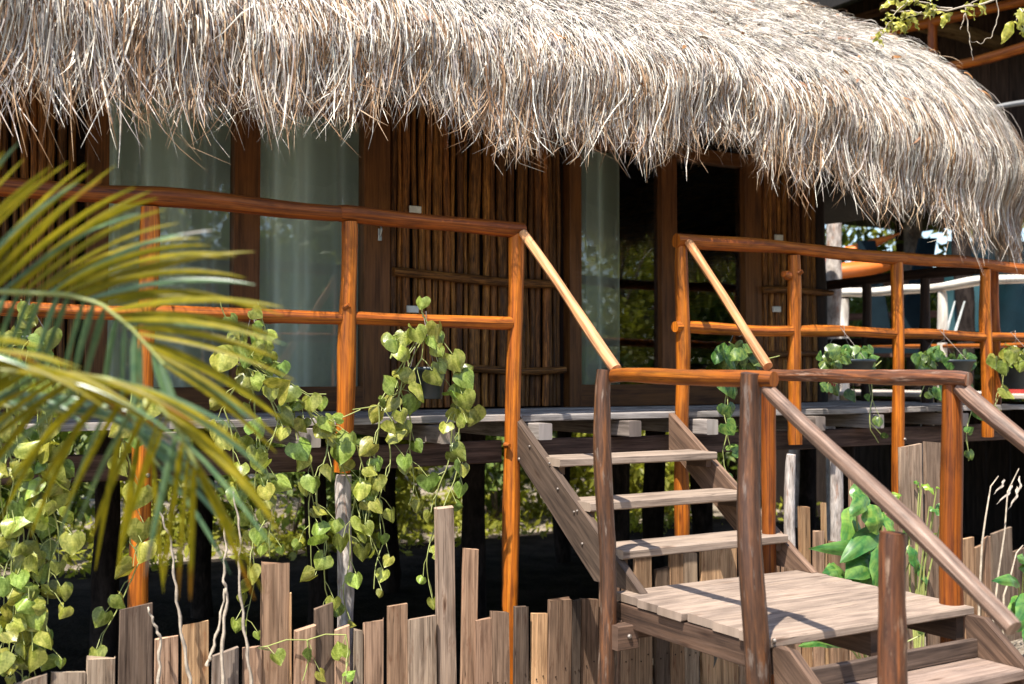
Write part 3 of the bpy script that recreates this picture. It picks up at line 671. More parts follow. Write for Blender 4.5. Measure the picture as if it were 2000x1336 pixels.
pole(s2, 'lower_handrail', d0, (d0.x, 1.95, d0.z-.80), .036, .036, 324, 'greyrail', .014, 3, (1, .95, .92))

# ------------------------------------------------------------------ plank fence
GREY, TAN, BRN, DRK, PINK = (.98, .93, .87), (1.5, 1.15, .78), (.78, .60, .48), (.36, .31, .29), (1.12, .88, .74)
fence = thing('plank_fence', 'rough fence of uneven grey and tan planks at the foot of the hut', 'fence', (2.5, FENCE_Y, GZ))
PL = [(20, 92, 1330, GREY), (95, 166, 1318, GREY), (168, 227, 1288, (1.0, .93, .85)), (228, 300, 1188, DRK), (304, 353, 1248, PINK), (356, 411, 1222, TAN), (412, 468, 1275, (.72, .70, .72)), (470, 508, 1266, PINK), (510, 566, 1103, BRN), (566, 571, 1158, TAN),
      (572, 615, 1228, PINK), (618, 656, 1185, (.5, .42, .38)), (657, 690, 1228, PINK), (691, 709, 1232, GREY), (710, 750, 1215, PINK), (752, 795, 1183, BRN), (796, 853, 1209, (1.0, .92, .85)), (856, 893, 990, (.95, .85, .8)), (895, 928, 1073, (.95, .72, .58)), (926, 961, 1211, (.82, .62, .52)),
      (962, 998, 1196, (.7, .56, .48)), (1001, 1030, 1186, DRK), (1031, 1063, 1200, (1.55, 1.15, .78)), (1064, 1110, 1174, (.62, .48, .40)), (1112, 1130, 1172, (.28, .25, .24)), (1131, 1166, 1172, (.60, .46, .38)),
      (1168, 1206, 1120, (.6, .46, .40)), (1208, 1236, 1150, (.85, .66, .52)), (1238, 1272, 1065, (1.0, .78, .6)), (1274, 1304, 1112, (.45, .38, .34)), (1307, 1336, 1068, (1.1, .82, .6)), (1338, 1366, 1080, (.9, .8, .7)), (1368, 1440, 1062, (1.25, .95, .68)), (1442, 1478, 1065, (1.0, .8, .65)),
      (1480, 1520, 1075, BRN), (1522, 1560, 1085, PINK), (1563, 1584, 990, (1.3, .95, .65)), (1587, 1607, 1038, PINK), (1609, 1616, 982, TAN), (1618, 1652, 1060, BRN), (1655, 1690, 930, PINK), (1692, 1716, 1052, GREY)]
r_ = random.Random(9)
for i, (x0, x1, yt, col) in enumerate(PL):
    Y = FENCE_Y + r_.uniform(-.012, .012); a, c_ = atY(x0, yt, Y), atY(x1, yt, Y); W = c_.x-a.x
    k_ = r_.uniform(.76, 1.14); b = MB()
    b.plank(((a.x+c_.x)/2+r_.uniform(-.006, .006), Y, GZ-.15), (r_.uniform(-.016, .016), r_.uniform(-.012, .012), 1), (1, 0, 0), (0, 1, 0), a.z-GZ+.15, W-.003, r_.uniform(.018, .030), 400+i, tuple(x*k_ for x in col), .003, 10, .0015, r_.uniform(-.2, .24), 0, .97 if i % 3 else .91, r_.choice((.002, .004, .010)), ((.42+r_.uniform(-.02, .02), -.2), (.43+r_.uniform(-.02, .02), .22)))
    b.build('plank', M['plank'], fence)
b = MB(); b.plank((X_on(10, FENCE_Y), FENCE_Y+.05, -.12), (1, 0, 0), (0, 0, 1), (0, 1, 0), 5.2, .06, .03, 470, BRN); b.build('back_rail', M['plank'], fence)
fence2 = thing('plank_fence', 'narrow grey slats and tall boards right of the landing behind the leafy plant', 'fence', (6.0, FENCE_Y, GZ))
PL2 = [(1757, 1800, 871, (.98, .86, .78), 4.62), (1806, 1838, 864, (.62, .52, .46), 4.7), (1722, 1754, 1000, PINK, 4.75), (1838, 1862, 1015, BRN, 4.75), (1878, 1900, 1052, (1.0, .75, .55), 4.6), (1902, 1918, 1068, (.9, .7, .55), 4.6), (1920, 1932, 1050, (.8, .6, .5), 4.6), (1936, 1975, 1038, (.5, .45, .42), 4.9), (1976, 2030, 1072, (.42, .36, .33), 4.9), (2032, 2080, 1050, (.45, .4, .36), 4.9)]
for i, (x0, x1, yt, col, Y) in enumerate(PL2):
    a, c_ = atY(x0, yt, Y), atY(x1, yt, Y); b = MB()
    b.plank(((a.x+c_.x)/2, Y, GZ-.15), (r_.uniform(-.03, .0) if i < 2 else 0, 0, 1), (1, 0, 0), (0, 1, 0), a.z-GZ+.15, c_.x-a.x-.003, .024, 480+i, col, .003, 10, .002, r_.uniform(-.1, .3)); b.build('plank', M['plank'], fence2)

# small things on and under the stairs
b = MB(); P = [atY(1392+3*j-.35*j*j, 1232+9*j, 3.5) for j in range(9)]; b.tube(P, [.010, .013, .013, .012, .011, .009, .007, .004, .001], 6); tag(b.build('dry_seed_pod', M['black']), 'black curved seed pod dangling under the landing edge', 'seed pod')

# ------------------------------------------------------------------ leaves
def heart(b, base, dirv, nrm, size, fold, curl, wid, col, seed):
    """heart-shaped leaf: base at the stalk, dirv to the tip, nrm out of the face"""
    d = Vector(dirv).normalized(); n_ = Vector(nrm); n_ = (n_-d*n_.dot(d)).normalized(); sx = d.cross(n_)
    rows = ((-.15, .24, .16), (-.07, .43, .09), (.07, .54, 0), (.25, .56, 0), (.43, .49, 0), (.60, .36, 0), (.76, .19, 0), (.92, .004, 0))
    vs, uvs, fs = [], [], []; r_ = random.Random(seed); wv = r_.uniform(-.06, .06); tw = r_.uniform(-.5, .5)
    for (t, hw, notch) in rows:
        for c_ in (-1, -.55, 0, .55, 1):
            tt = t + notch*(1-abs(c_))*1.6*(1 if t < 0 else 0)
            x = c_*hw*wid; z = -fold*abs(x)*1.3 - curl*max(tt, 0)**2 + .05*c_*c_*math.sin(tt*9+seed) + wv*c_ + tw*x*max(tt, 0)*.5
            vs.append(Vector(base) + (d*tt + sx*x + n_*z)*size); uvs.append((c_*hw+seed*.77 % 30, tt+seed*.31 % 30))
    for i in range(len(rows)-1):
        for j in range(4): q = i*5+j; fs.append((q, q+1, q+6, q+5))
    b.add(vs, fs, uvs, [tuple(x*(1.1, .92, 1.35, .92, 1.1)[q % 5] for x in col) for q in range(len(vs))])
def pothos(name, label, strands, mat, Yd, size=(46, 62), seed=0, step=34, cat='plant', group='trailing potted plants on the railings', bushes=()):
    """strands: lists of photo pixels a stem passes through; bushes: (px, py, rx, ry, count) for the leaves round the pot"""
    r_ = random.Random(seed)
    p0 = atY(*strands[0][0], Yd) if strands else atY(*bushes[0][:2], Yd)
    t = thing(name, label, cat, p0, group)
    st, lv = MB(), MB()
    toc = (EYE-p0).normalized()
    def leaf(pos, sz_px, anc=None):
        D = (pos-EYE).dot(FWD); sz = sz_px/F*D
        a = r_.gauss(0, .55); d = Vector((math.sin(a)*.8, r_.uniform(-.55, .15), -math.cos(a)))
        if r_.random() < .12: d.z *= -.3
        nn = Vector((r_.gauss(-.15, .55), -1+r_.uniform(-.2, .5), r_.uniform(-.1, .9)))
        g_ = r_.uniform(.6, 1.2); y_ = r_.choice((r_.uniform(.65, .85), r_.uniform(.85, 1.1), r_.uniform(.9, 1.1)))
        if anc is None: anc = pos.lerp(p0, min(1, .10/max(.01, (pos-p0).length)))+Vector((0, .03, -.02))
        st.tube([pos+d*sz*.05, pos.lerp(anc, .5)+Vector((0, .012, .012)), anc], [.0016, .0018, .002], 5, (1, 1, 1), False)
        heart(lv, pos, d, nn, sz, r_.uniform(.15, .75), r_.uniform(-.05, .35), r_.uniform(.82, 1.12), (g_*y_, g_, g_*.9), r_.randint(0, 999))
    for q, sp in enumerate(strands):
        Y = Yd + r_.uniform(-.05, .04); pts = []
        for i in range(len(sp)-1):
            (xa, ya), (xb, yb) = sp[i], sp[i+1]; m_ = max(2, int(math.hypot(xb-xa, yb-ya)/14))
            for j in range(m_): t_ = j/m_; pts.append((xa+(xb-xa)*t_, ya+(yb-ya)*t_))
        pts.append(sp[-1]); P = [atY(x+4*math.sin(i*.7+q), y, Y+.012*math.sin(i*.5+q*2)) for i, (x, y) in enumerate(pts)]
        if (P[0]-p0).length > .02: st.tube([p0, p0.lerp(P[0], .5)+Vector((0, .02, .01)), P[0]], .003, 5)
        st.tube(P, [.0042-.0018*i/len(P) for i in range(len(P))], 6, (1, 1, 1), True, q)
        acc = r_.uniform(0, step)
        for i in range(1, len(P)):
            acc += math.dist(pts[i], pts[i-1])
            if acc > step:
                acc = r_.uniform(-8, 8); k_ = 1-.45*(i/len(P))**3
                leaf(P[i]+Vector((r_.choice((-1, 1))*r_.uniform(.012, .06), r_.uniform(-.06, -.005), r_.uniform(-.02, .02))), r_.uniform(*size)*k_, P[max(0, i-2)])
    for (bx, by, rx, ry, cnt) in bushes:
        for _ in range(cnt):
            a = r_.uniform(0, 6.28); u_ = math.sqrt(r_.random())
            leaf(atY(bx+rx*u_*math.cos(a), by+ry*u_*math.sin(a), Yd+r_.uniform(-.10, .07)), r_.uniform(*size))
    st.build('stems', M['stem'], t); lv.build('leaves', M[mat], t)
    return t
def pot(px, py, wpx, hpx, Y, label, taper=.75, hang=None, group='hanging plant pots', name='hanging_pot'):
    c_ = atY(px, py, Y); D = (c_-EYE).dot(FWD); Rr, H = wpx/2/F*D, hpx/F*D
    t = thing(name, label, 'plant pot', (c_.x, c_.y, c_.z-H/2), group)
    b = MB(); n_ = 28; prof = [(Rr*taper*.2, 0), (Rr*taper*.96, 0), (Rr*taper, .006), (Rr*.97, H-.02), (Rr*1.05, H-.018), (Rr*1.06, H), (Rr*.98, H), (Rr*.93, H-.03), (Rr*.5, H-.035), (.002, H-.035)]
    vs = [(c_.x+r0*math.cos(6.283*k/n_), c_.y+r0*math.sin(6.283*k/n_), c_.z-H/2+z) for r0, z in prof for k in range(n_)]
    fs = [(i*n_+k, i*n_+(k+1) % n_, (i+1)*n_+(k+1) % n_, (i+1)*n_+k) for i in range(len(prof)-1) for k in range(n_)]
    fs.append(tuple(range(n_))[::-1])
    b.add(vs, fs, [(v[0], v[2]) for v in vs]); b.build('bowl', M['pot'], t)
    top = Vector((c_.x, POST_Y-.02, 1.82)); b = MB()
    for a in (.4, 2.5, 4.6):
        e = Vector((c_.x+Rr*math.cos(a), c_.y+Rr*math.sin(a), c_.z+H/2-.005)); b.tube([e, e.lerp(top, .5), top], .0016, 5)
    b.tube([top, top+Vector((0, -.035, .01)), top+Vector((0, -.04, -.07)), top+Vector((0, -.01, -.08))], .002, 5)
    b.build('hanger', M['wire'], t)
    return t
PY = 4.99
pot(836, 748, 70, 62, 5.02, 'dark bucket pot hung from the rail beside the stair post', .8)
pot(500, 742, 70, 60, 5.02, 'dark pot half buried in trailing leaves behind the palm', .8)
pot(58, 690, 80, 66, 5.02, 'dark pot at the left edge, hidden by hanging vines', .8)
pot(1455, 715, 84, 34, 5.02, 'black bowl hung just behind the right stair handrail', .7)
pot(1655, 722, 104, 40, 5.02, 'wide black bowl of ferny leaves between middle posts', .7)
pot(1850, 724, 100, 42, 5.02, 'wide black bowl of glossy leaves left of the last post', .7)
pot(1990, 732, 86, 56, 5.02, 'deep black bowl cut off by the right edge', .7)
pothos('pothos_plant', 'yellow green heart-leaved vine trailing from the bucket pot by the stair post',
       [[(838, 640), (820, 610), (822, 588)], [(838, 690), (850, 640), (872, 690), (888, 740), (894, 800), (880, 860), (870, 920), (852, 980), (840, 1060), (835, 1130), (845, 1190)], [(820, 700), (790, 760), (750, 790), (690, 800)], [(850, 690), (885, 710), (900, 780), (900, 860), (884, 940), (862, 1020)],
        [(800, 690), (770, 790), (760, 860), (758, 920), (742, 985), (748, 1050), (735, 1120), (728, 1150)], [(785, 760), (800, 830), (806, 900), (804, 960), (800, 985)], [(740, 790), (735, 850), (735, 920), (720, 970), (722, 1030), (738, 1090)], [(760, 700), (770, 660)]],
       'pothos', 4.94, seed=3, step=32, size=(26, 46), bushes=((815, 660, 50, 26, 9), (895, 770, 14, 40, 3)))
pothos('pothos_plant', 'dense yellow green vine spilling past the bark post in the middle of the left railing',
       [[(480, 700), (440, 610), (430, 590)], [(500, 700), (520, 640), (505, 590)], [(480, 720), (540, 740), (580, 790), (640, 830), (700, 800)], [(470, 740), (440, 800), (455, 880), (470, 960), (500, 1020), (495, 1100), (490, 1180), (480, 1240)], [(520, 740), (540, 820), (520, 900), (535, 980), (530, 1040), (525, 1090)], [(540, 740), (600, 800), (640, 860), (625, 920), (620, 1000), (640, 1070), (632, 1150), (650, 1230), (655, 1270)], [(620, 820), (660, 880), (690, 960), (685, 1060), (672, 1140), (680, 1210)], [(560, 760), (590, 860), (612, 940), (600, 1040), (615, 1120)], [(640, 830), (700, 870), (712, 950), (705, 1010)], [(600, 770), (640, 770)], [(500, 780), (505, 900), (500, 960)]],
       'pothos', 4.93, seed=4, step=31, bushes=((490, 690, 64, 50, 20),), size=(28, 48))
pothos('pothos_plant', 'long thick curtain of round leaves hanging at the left edge',
       [[(60, 660), (40, 600), (45, 585)], [(20, 660), (10, 800), (25, 920), (15, 1040), (30, 1160), (20, 1290), (30, 1350)], [(60, 680), (70, 800), (75, 920), (60, 1020), (70, 1130), (60, 1240), (70, 1330)], [(90, 680), (110, 800), (105, 920), (90, 1020), (100, 1100), (90, 1180)], [(40, 700), (45, 860), (40, 980), (45, 1100), (40, 1220), (40, 1330)], [(0, 700), (0, 860), (5, 980), (0, 1100), (10, 1250)], [(100, 860), (95, 960), (115, 1060), (85, 1160)], [(20, 860), (60, 1000), (50, 1150), (90, 1290)]],
       'pothos', 4.93, seed=5, step=25, bushes=((55, 650, 55, 45, 10), (60, 900, 50, 60, 8), (40, 1240, 55, 75, 18)), size=(30, 54))
pothos('pothos_plant', 'single sparse vine dangling beside the orange post behind the palm',
       [[(270, 760), (245, 860), (258, 960), (258, 1010), (250, 1060), (275, 1090), (262, 1130), (230, 1180), (205, 1240), (195, 1290)], [(255, 760), (250, 800), (260, 830)]], 'pothos', 4.93, seed=6, step=48, size=(42, 58))
pothos('pothos_plant', 'small bright vine climbing the front of the plank fence',
       [[(600, 1250), (598, 1290), (590, 1330)], [(672, 1240), (680, 1290), (676, 1340)], [(520, 1262), (505, 1265), (530, 1270)]], 'pothos', 4.78, seed=16, step=26, size=(26, 38), group='small plants by the fence')
pothos('pothos_plant', 'leafy pothos in the black bowl behind the right handrail, one strand dangling low',
       [[(1440, 700), (1420, 770), (1418, 840), (1408, 880), (1420, 930)], [(1460, 700), (1500, 700), (1525, 695)], [(1440, 690), (1425, 668)]], 'pothosdark', 4.97, seed=7, step=40, size=(26, 44), bushes=((1448, 690, 45, 22, 20),))
pothos('pothos_plant', 'ferny green plant in the wide bowl left of the seventh post',
       [[(1690, 710), (1705, 780), (1700, 840), (1712, 865)], [(1640, 700), (1650, 680)], [(1700, 720), (1722, 705)]], 'pothosdark', 4.97, seed=8, step=36, size=(16, 30), bushes=((1652, 694, 56, 20, 46), (1640, 752, 40, 12, 5)))
pothos('pothos_plant', 'glossy green plant in the wide bowl before the last railing post',
       [[(1885, 720), (1900, 800), (1890, 850), (1888, 900)], [(1830, 700), (1845, 690)], [(1810, 730), (1800, 775)]], 'pothosdark', 4.97, seed=9, step=38, size=(17, 32), bushes=((1848, 698, 54, 18, 40), (1840, 755, 45, 12, 5)))
pothos('pothos_plant', 'yellowish plant in the deep bowl at the right edge',
       [[(1960, 720), (1950, 770), (1940, 800)]], 'pothos', 4.97, seed=10, step=30, size=(22, 36), bushes=((1982, 694, 42, 20, 26),))

# dry stems before the fence
for i, (pts, lab) in enumerate((([(312, 1000), (335, 1060), (341, 1130), (352, 1220), (368, 1310), (380, 1400)], 'bent pale dry stem rising left of the tan plank'),
                               ([(288, 1186), (300, 1215), (313, 1245), (310, 1330), (312, 1400)], 'short dry twig leaning on the dark wide plank'),
                               ([(455, 960), (470, 1040), (466, 1130), (478, 1230), (490, 1330), (492, 1400)], 'tall slender pale stem left of the tallest left plank'),
                               ([(432, 1000), (442, 1060), (436, 1130), (444, 1160), (434, 1250), (436, 1400)], 'thick knobbly dry stem among hanging vines'),
                               ([(440, 1150), (428, 1220), (412, 1280), (404, 1300)], 'thin curved dry twig crossing the tan plank'))):
    b = MB(); P = [atY(x, y, 4.76) for x, y in pts]; q = []
    for j in range(len(P)-1):
        for k_ in range(6): q.append(P[j].lerp(P[j+1], k_/6)+Vector((.004*math.sin(j*3+k_*1.7+i), .004*math.cos(k_*2.1), 0)))
    q.append(P[-1]); b.tube(q, [(.004+.005*j/len(q))*(1+.2*math.sin(j*1.9)) for j in range(len(q))], 7)
    tag(b.build('dry_plant', M['drystem']), lab, 'dry stem', 'dry stems before the fence')

# ------------------------------------------------------------------ broad-leaved plant behind the landing, and others on the right
def broad_leaf(b, base, tip, nrm, wid, col, seed, droop=.15):
    base, tip = Vector(base), Vector(tip); L = (tip-base).length; d = (tip-base).normalized(); n_ = Vector(nrm); n_ = (n_-d*n_.dot(d)).normalized(); sx = d.cross(n_)
    vs, uvs, fs = [], [], []; m_ = 12
    for i in range(m_+1):
        t = i/m_; hw = wid*.5*math.sin(math.pi*min(1, t**.75))**.8 if 0 < t < 1 else .002
        for c_ in (-1, -.5, 0, .5, 1):
            z = -abs(c_)*hw*.35 + L*droop*math.sin(math.pi*t) + .008*math.sin(t*14+seed)*abs(c_)
            vs.append(base+d*(t*L)+sx*(c_*hw)+n_*z); uvs.append((c_*hw*4+seed, t+seed*.3))
    for i in range(m_):
        for j in range(4): q = i*5+j; fs.append((q, q+1, q+6, q+5))
    b.add(vs, fs, uvs, [tuple(x*(1.55, 1.0, .9, 1.0, 1.55)[q % 5]*(1.5 if q % 5 == 2 else 1) for x in col) for q in range(len(vs))])
def broad_plant(label, root, leaves, Yd, group='broad-leaved plants by the stairs', name='broad_leaf_plant', mat='broad'):
    rt = atY(*root, Yd); rt.z = GZ
    t = thing(name, label, 'plant', rt, group); st, lv = MB(), MB(); r_ = random.Random(int(root[0]))
    for i, (bx, by, tx, ty, w_, col) in enumerate(leaves):
        Y = Yd+r_.uniform(-.12, .12); a, c_ = atY(bx, by, Y), atY(tx, ty, Y-r_.uniform(.0, .10)); D = (a-EYE).dot(FWD)
        st.tube([rt+Vector((r_.uniform(-.04, .04), 0, 0)), rt.lerp(a, .5)+Vector((0, .03, .08)), a], [.008, .006, .004], 6)
        broad_leaf(lv, a, c_, Vector((r_.uniform(-.5, .2), -1, r_.uniform(.2, .9))), w_/F*D, col, r_.uniform(0, 20))
    st.build('stems', M['stem'], t); lv.build('leaves', M[mat], t)
G1, G2, G3, YL = (.8, .95, .9), (1.1, 1.1, 1), (1.6, 1.45, 1.1), (2.0, 1.5, .8)
broad_plant('large leafy green plant growing between the landing and the tall boards', (1710, 1290),
            [(1660, 990, 1650, 1100, 46, G3), (1668, 945, 1690, 1010, 34, G2), (1700, 985, 1712, 1045, 52, G3), (1716, 1035, 1640, 1100, 44, G1), (1706, 1075, 1578, 1072, 34, G1), (1700, 1090, 1650, 1130, 60, G2), (1706, 1070, 1660, 1165, 80, G1), (1720, 1060, 1705, 1150, 52, G2), (1650, 1120, 1605, 1120, 36, G2), (1730, 975, 1762, 968, 22, YL), (1640, 1110, 1612, 1130, 40, G2), (1775, 1065, 1790, 1120, 26, G1),
             (1780, 1090, 1810, 1145, 26, G1), (1730, 1120, 1745, 1170, 30, G2), (1655, 1250, 1575, 1245, 36, G2), (1690, 1110, 1680, 1190, 50, G3), (1640, 1255, 1560, 1262, 28, G1), (1690, 960, 1660, 1010, 40, G2), (1690, 1030, 1700, 1090, 40, G1), (1770, 1230, 1776, 1200, 30, G2), (1800, 1240, 1806, 1205, 24, G2), (1725, 1000, 1740, 1050, 40, G3)], 4.45)
broad_plant('thin yellowing plant with small leaves before the tall boards', (1795, 1250),
            [(1795, 950, 1785, 940, 12, YL), (1800, 945, 1825, 965, 14, YL), (1830, 950, 1850, 985, 12, YL), (1815, 990, 1840, 1010, 16, G2), (1825, 995, 1858, 985, 18, G2), (1775, 1020, 1760, 1050, 14, G2), (1840, 1010, 1870, 1040, 14, G1), (1805, 1060, 1830, 1040, 12, YL)], 4.5)
broad_plant('green leafy plant cut off by the right edge beside the sand', (2010, 1260),
            [(1990, 1140, 1935, 1135, 26, G1), (2000, 1100, 1985, 1090, 26, G2), (2010, 1180, 1968, 1200, 50, G3), (2015, 1160, 1985, 1235, 50, G1), (2020, 1120, 1990, 1110, 40, G2), (2010, 1200, 2000, 1260, 44, G2)], 4.5)
for i, (pts, lab, hus) in enumerate((([(1990, 915), (1968, 960), (1962, 1040), (1950, 1120), (1938, 1230)], 'tall dry stalk with withered husks at the right edge', [(1975, 945, 1945, 985), (1985, 950, 1968, 995), (1990, 930, 1978, 980)]),
                                     ([(1950, 930), (1935, 950), (1925, 1010), (1918, 1060), (1912, 1130)], 'thin dry stalk arching left of the taller withered one', [(1960, 935, 1940, 965)]),
                                     ([(1998, 1065), (1985, 1080), (1975, 1120), (1960, 1140)], 'short branching dry twig low at the right edge', []))):
    t = thing('dry_stalk', lab, 'dry stalk', atY(*pts[-1], 4.55), 'dry stalks on the right'); b = MB(); P = [atY(x, y, 4.55) for x, y in pts]; P[-1].z = min(P[-1].z, .1); P.append(Vector((P[-1].x-.02, 4.55, GZ-.02)))
    b.tube(P, [.003+.0012*j for j in range(len(P))], 6); b.build('stem', M['drystem'], t)
    if hus:
        b = MB()
        for j, (ax, ay, bx, by) in enumerate(hus): broad_leaf(b, atY(ax, ay, 4.55), atY(bx, by, 4.52), (-.3, -1, .2), .017, (1, 1, 1), j, .2)
        b.build('husk', M['husk'], t)

# ------------------------------------------------------------------ palm in front, close to the lens
palm = thing('palm_tree', 'blurred yellow green feather palm fronds in the near left corner', 'palm', (-.9, 1.6, GZ))
b = MB(); b.log((-.95, 1.62, GZ-.05), (-.85, 1.75, 1.15), .045, .035, 600, .015, 12, 20, (1, 1.1, .8), 2); b.build('trunk', M['treebark'], palm)
def frond(rach, D, ups, lows, seed, mat_u, mat_l):
    """rach: pixels of the rachis; ups / lows: (t, angle deg, length px, droop px) keys interpolated along it"""
    r_ = random.Random(seed); P = [Vector((x, y)) for x, y in rach]; cum = [0]
    for i in range(1, len(P)): cum.append(cum[-1]+(P[i]-P[i-1]).length)
    def pt(t):
        s_ = t*cum[-1]
        for i in range(1, len(P)):
            if s_ <= cum[i] or i == len(P)-1: return P[i-1].lerp(P[i], (s_-cum[i-1])/(cum[i]-cum[i-1]))
    fr = bpy.data.objects.new('frond', None); C.objects.link(fr); fr.parent = palm
    b = MB(); pts = [atD(*pt(i/30), D+.10*math.sin(i/30*2)) for i in range(31)]
    pts = [Vector(palm.location)+Vector((.05, .15, 1.42))] + pts if rach[0][0] < 0 else pts
    b.tube(pts, [.008-.005*i/len(pts) for i in range(len(pts))], 7); b.build('rachis', M['stem'], fr)
    for keys, cnt, mt, nm in ((ups[0], ups[1], mat_u, 'leaflets'), (lows[0], lows[1], mat_l, 'lower_leaflets')):
        lv = MB(); cl_ = MB(); K = np.array(keys)
        for i in range(cnt):
            t = (i+.5)/cnt*(K[-1, 0]-K[0, 0])+K[0, 0]+r_.uniform(-.008, .008)
            ang = R(np.interp(t, K[:, 0], K[:, 1])+r_.gauss(0, 2.2)); L = np.interp(t, K[:, 0], K[:, 2])*r_.uniform(.94, 1.06); dr = np.interp(t, K[:, 0], K[:, 3])*r_.uniform(.8, 1.25)
            o = pt(min(max(t, 0), 1)); dz = r_.uniform(-.08, .06); n_ = 12; W = r_.uniform(11, 15.5)/F*D; cv = []
            for j in range(n_+1):
                s_ = j/n_; x = o.x+L*s_*math.cos(ang); y = o.y-L*s_*math.sin(ang)+dr*s_**2.2
                cv.append(atD(x, y, D+.10*math.sin(t*2)+dz*s_))
            vs, uvs, fs = [], [], []; tw = r_.uniform(-.5, .5); kk = r_.uniform(.75, 1.2)
            for j, p in enumerate(cv):
                tg = (cv[min(j+1, n_)]-cv[max(j-1, 0)]).normalized(); vd = (EYE-p).normalized()
                sx = tg.cross(vd).normalized(); nn = sx.cross(tg); a_ = tw+.5
                s_ = j/n_; w_ = W*.5*(min(1, .35+s_*4))*(1-s_**3)**.8+.0006
                ax = sx*math.cos(a_)+nn*math.sin(a_); ay = nn*math.cos(a_)-sx*math.sin(a_)
                for c_ in (-1, 0, 1): vs.append(p+ax*(c_*w_)+ay*(-abs(c_)*w_*.45)); uvs.append((c_*.2+i*1.3, s_*2+i))
            for j in range(n_):
                for c_ in range(2): q = j*3+c_; fs.append((q, q+1, q+4, q+3))
            brown = r_.random() < .12
            (cl_ if mt == 'palm' and i % (6 if seed == 21 else 4) == 2 else lv).add(vs, fs, uvs, [(kk*(1 if (j//3)/n_ < .85 or not brown else 1.0), kk*(1 if (j//3)/n_ < .8 or not brown else .55), kk) for j in range(len(vs))])
        lv.build(nm, M[mt], fr); cl_.build('sheen_leaflets', M['palmsheen'], fr) if cl_.v else None  # some leaflets take the colour with the painted sky sheen
frond([(-330, 600), (-180, 566), (-40, 568), (60, 572), (130, 575), (195, 592), (255, 640), (320, 712)], 2.15,
      ([(.05, 62, 380, 40), (.3, 54, 385, 60), (.5, 45, 385, 85), (.64, 30, 370, 100), (.76, 14, 350, 90), (.86, -4, 310, 60), (1.0, -30, 250, 45)], 46),
      ([(.1, -118, 190, 10), (.5, -116, 190, 15), (.75, -108, 180, 20), (.9, -88, 180, 10), (1.0, -62, 210, 10)], 26), 21, 'palm', 'palmsheen')
frond([(-300, 700), (-150, 690), (0, 722), (120, 728), (220, 742), (300, 782), (350, 840), (385, 915)], 2.0,
      ([(.05, 20, 320, 100), (.45, -4, 300, 110), (.62, -10, 300, 60), (.76, -20, 270, 90), (.88, -40, 270, 60), (1.0, -66, 270, 40)], 25),
      ([(.05, -150, 260, 90), (.4, -152, 260, 40), (.6, -148, 270, 30), (.75, -122, 260, 60), (.88, -106, 260, 40), (1.0, -90, 260, 20)], 30), 22, 'palm', 'palm')
frond([(-300, 800), (-160, 770), (-20, 790), (100, 800), (200, 812), (270, 850), (310, 910)], 2.3,
      ([(.1, 12, 240, 90), (.5, 18, 240, 110), (.75, -8, 240, 90), (1.0, -50, 230, 60)], 14),
      ([(.1, -140, 200, 60), (.5, -140, 200, 40), (.8, -110, 230, 40), (1.0, -84, 240, 20)], 14), 23, 'palmsheen', 'palm')

# ------------------------------------------------------------------ leaf clouds, trees, bushes
def leafcloud(name, blobs, size, mat, parent, seed, tint=(1, 1, 1)):
    g_ = np.random.default_rng(seed); Vs = []
    for (c_, rad, n_) in blobs:
        d = g_.normal(size=(n_, 3)); d /= np.linalg.norm(d, axis=1, keepdims=True); r0 = g_.uniform(.35, 1, (n_, 1))**.6
        Vs.append(np.array(c_)+d*r0*np.array(rad))
    p = np.concatenate(Vs); n_ = len(p)
    ax = g_.normal(size=(n_, 3)); ax[:, 2] -= .5; ax /= np.linalg.norm(ax, axis=1, keepdims=True)
    sd_ = np.cross(ax, g_.normal(size=(n_, 3))); sd_ /= np.linalg.norm(sd_, axis=1, keepdims=True)
    L = g_.uniform(.7, 1.3, (n_, 1))*size; W = L*g_.uniform(.3, .5, (n_, 1))
    V = np.stack([p, p+ax*L*.45+sd_*W*.5, p+ax*L, p+ax*L*.45-sd_*W*.5], 1).reshape(-1, 3)
    Q = np.arange(n_*4).reshape(-1, 4); sdv = g_.uniform(0, 30, (n_, 1))
    U = np.concatenate([np.stack([sdv[:, 0]+a, sdv[:, 0]+b_], -1)[:, None, :] for a, b_ in ((0, 0), (.2, .45), (0, 1), (-.2, .45))], 1).reshape(-1, 2)
    cl = np.repeat(np.array(tint)*g_.uniform(.55, 1.35, (n_, 1)), 4, axis=0)
    return np_mesh(name, V, Q, U, cl, M[mat], parent, False)
def tree(x, y, h, rad, label, seed, mat='tree', leaf=.16, n_=2600, trunk=.10, group='trees around the huts', z0=None, low=.35):
    r_ = random.Random(seed); gz = GZ if z0 is None else z0; t = thing('tree', label, 'tree', (x, y, gz), group)
    b = MB(); top = Vector((x+r_.uniform(-.3, .3), y+r_.uniform(-.3, .3), gz+h*.75)); b.log((x, y, gz-.1), top, trunk, trunk*.4, seed, .04, 10, 16, (1, 1, 1), 2)
    blobs = []
    for k_ in range(9):
        a = r_.uniform(0, 6.28); z = gz+h*r_.uniform(low, .95); q = rad*r_.uniform(.35, .85); c_ = Vector((x+q*math.cos(a), y+q*math.sin(a), z))
        st = Vector((x, y, gz)).lerp(top, min(.95, (z-gz)/h*.8)); b.tube([st, st.lerp(c_, .5)+Vector((0, 0, .1)), c_], [trunk*.35, trunk*.22, trunk*.08], 6)
        s_ = rad*r_.uniform(.38, .62); blobs.append((tuple(c_), (s_, s_, s_*.75), n_//9))
    b.build('trunk', M['treebark'], t); leafcloud('crown', blobs, leaf, mat, t, seed)
    return t
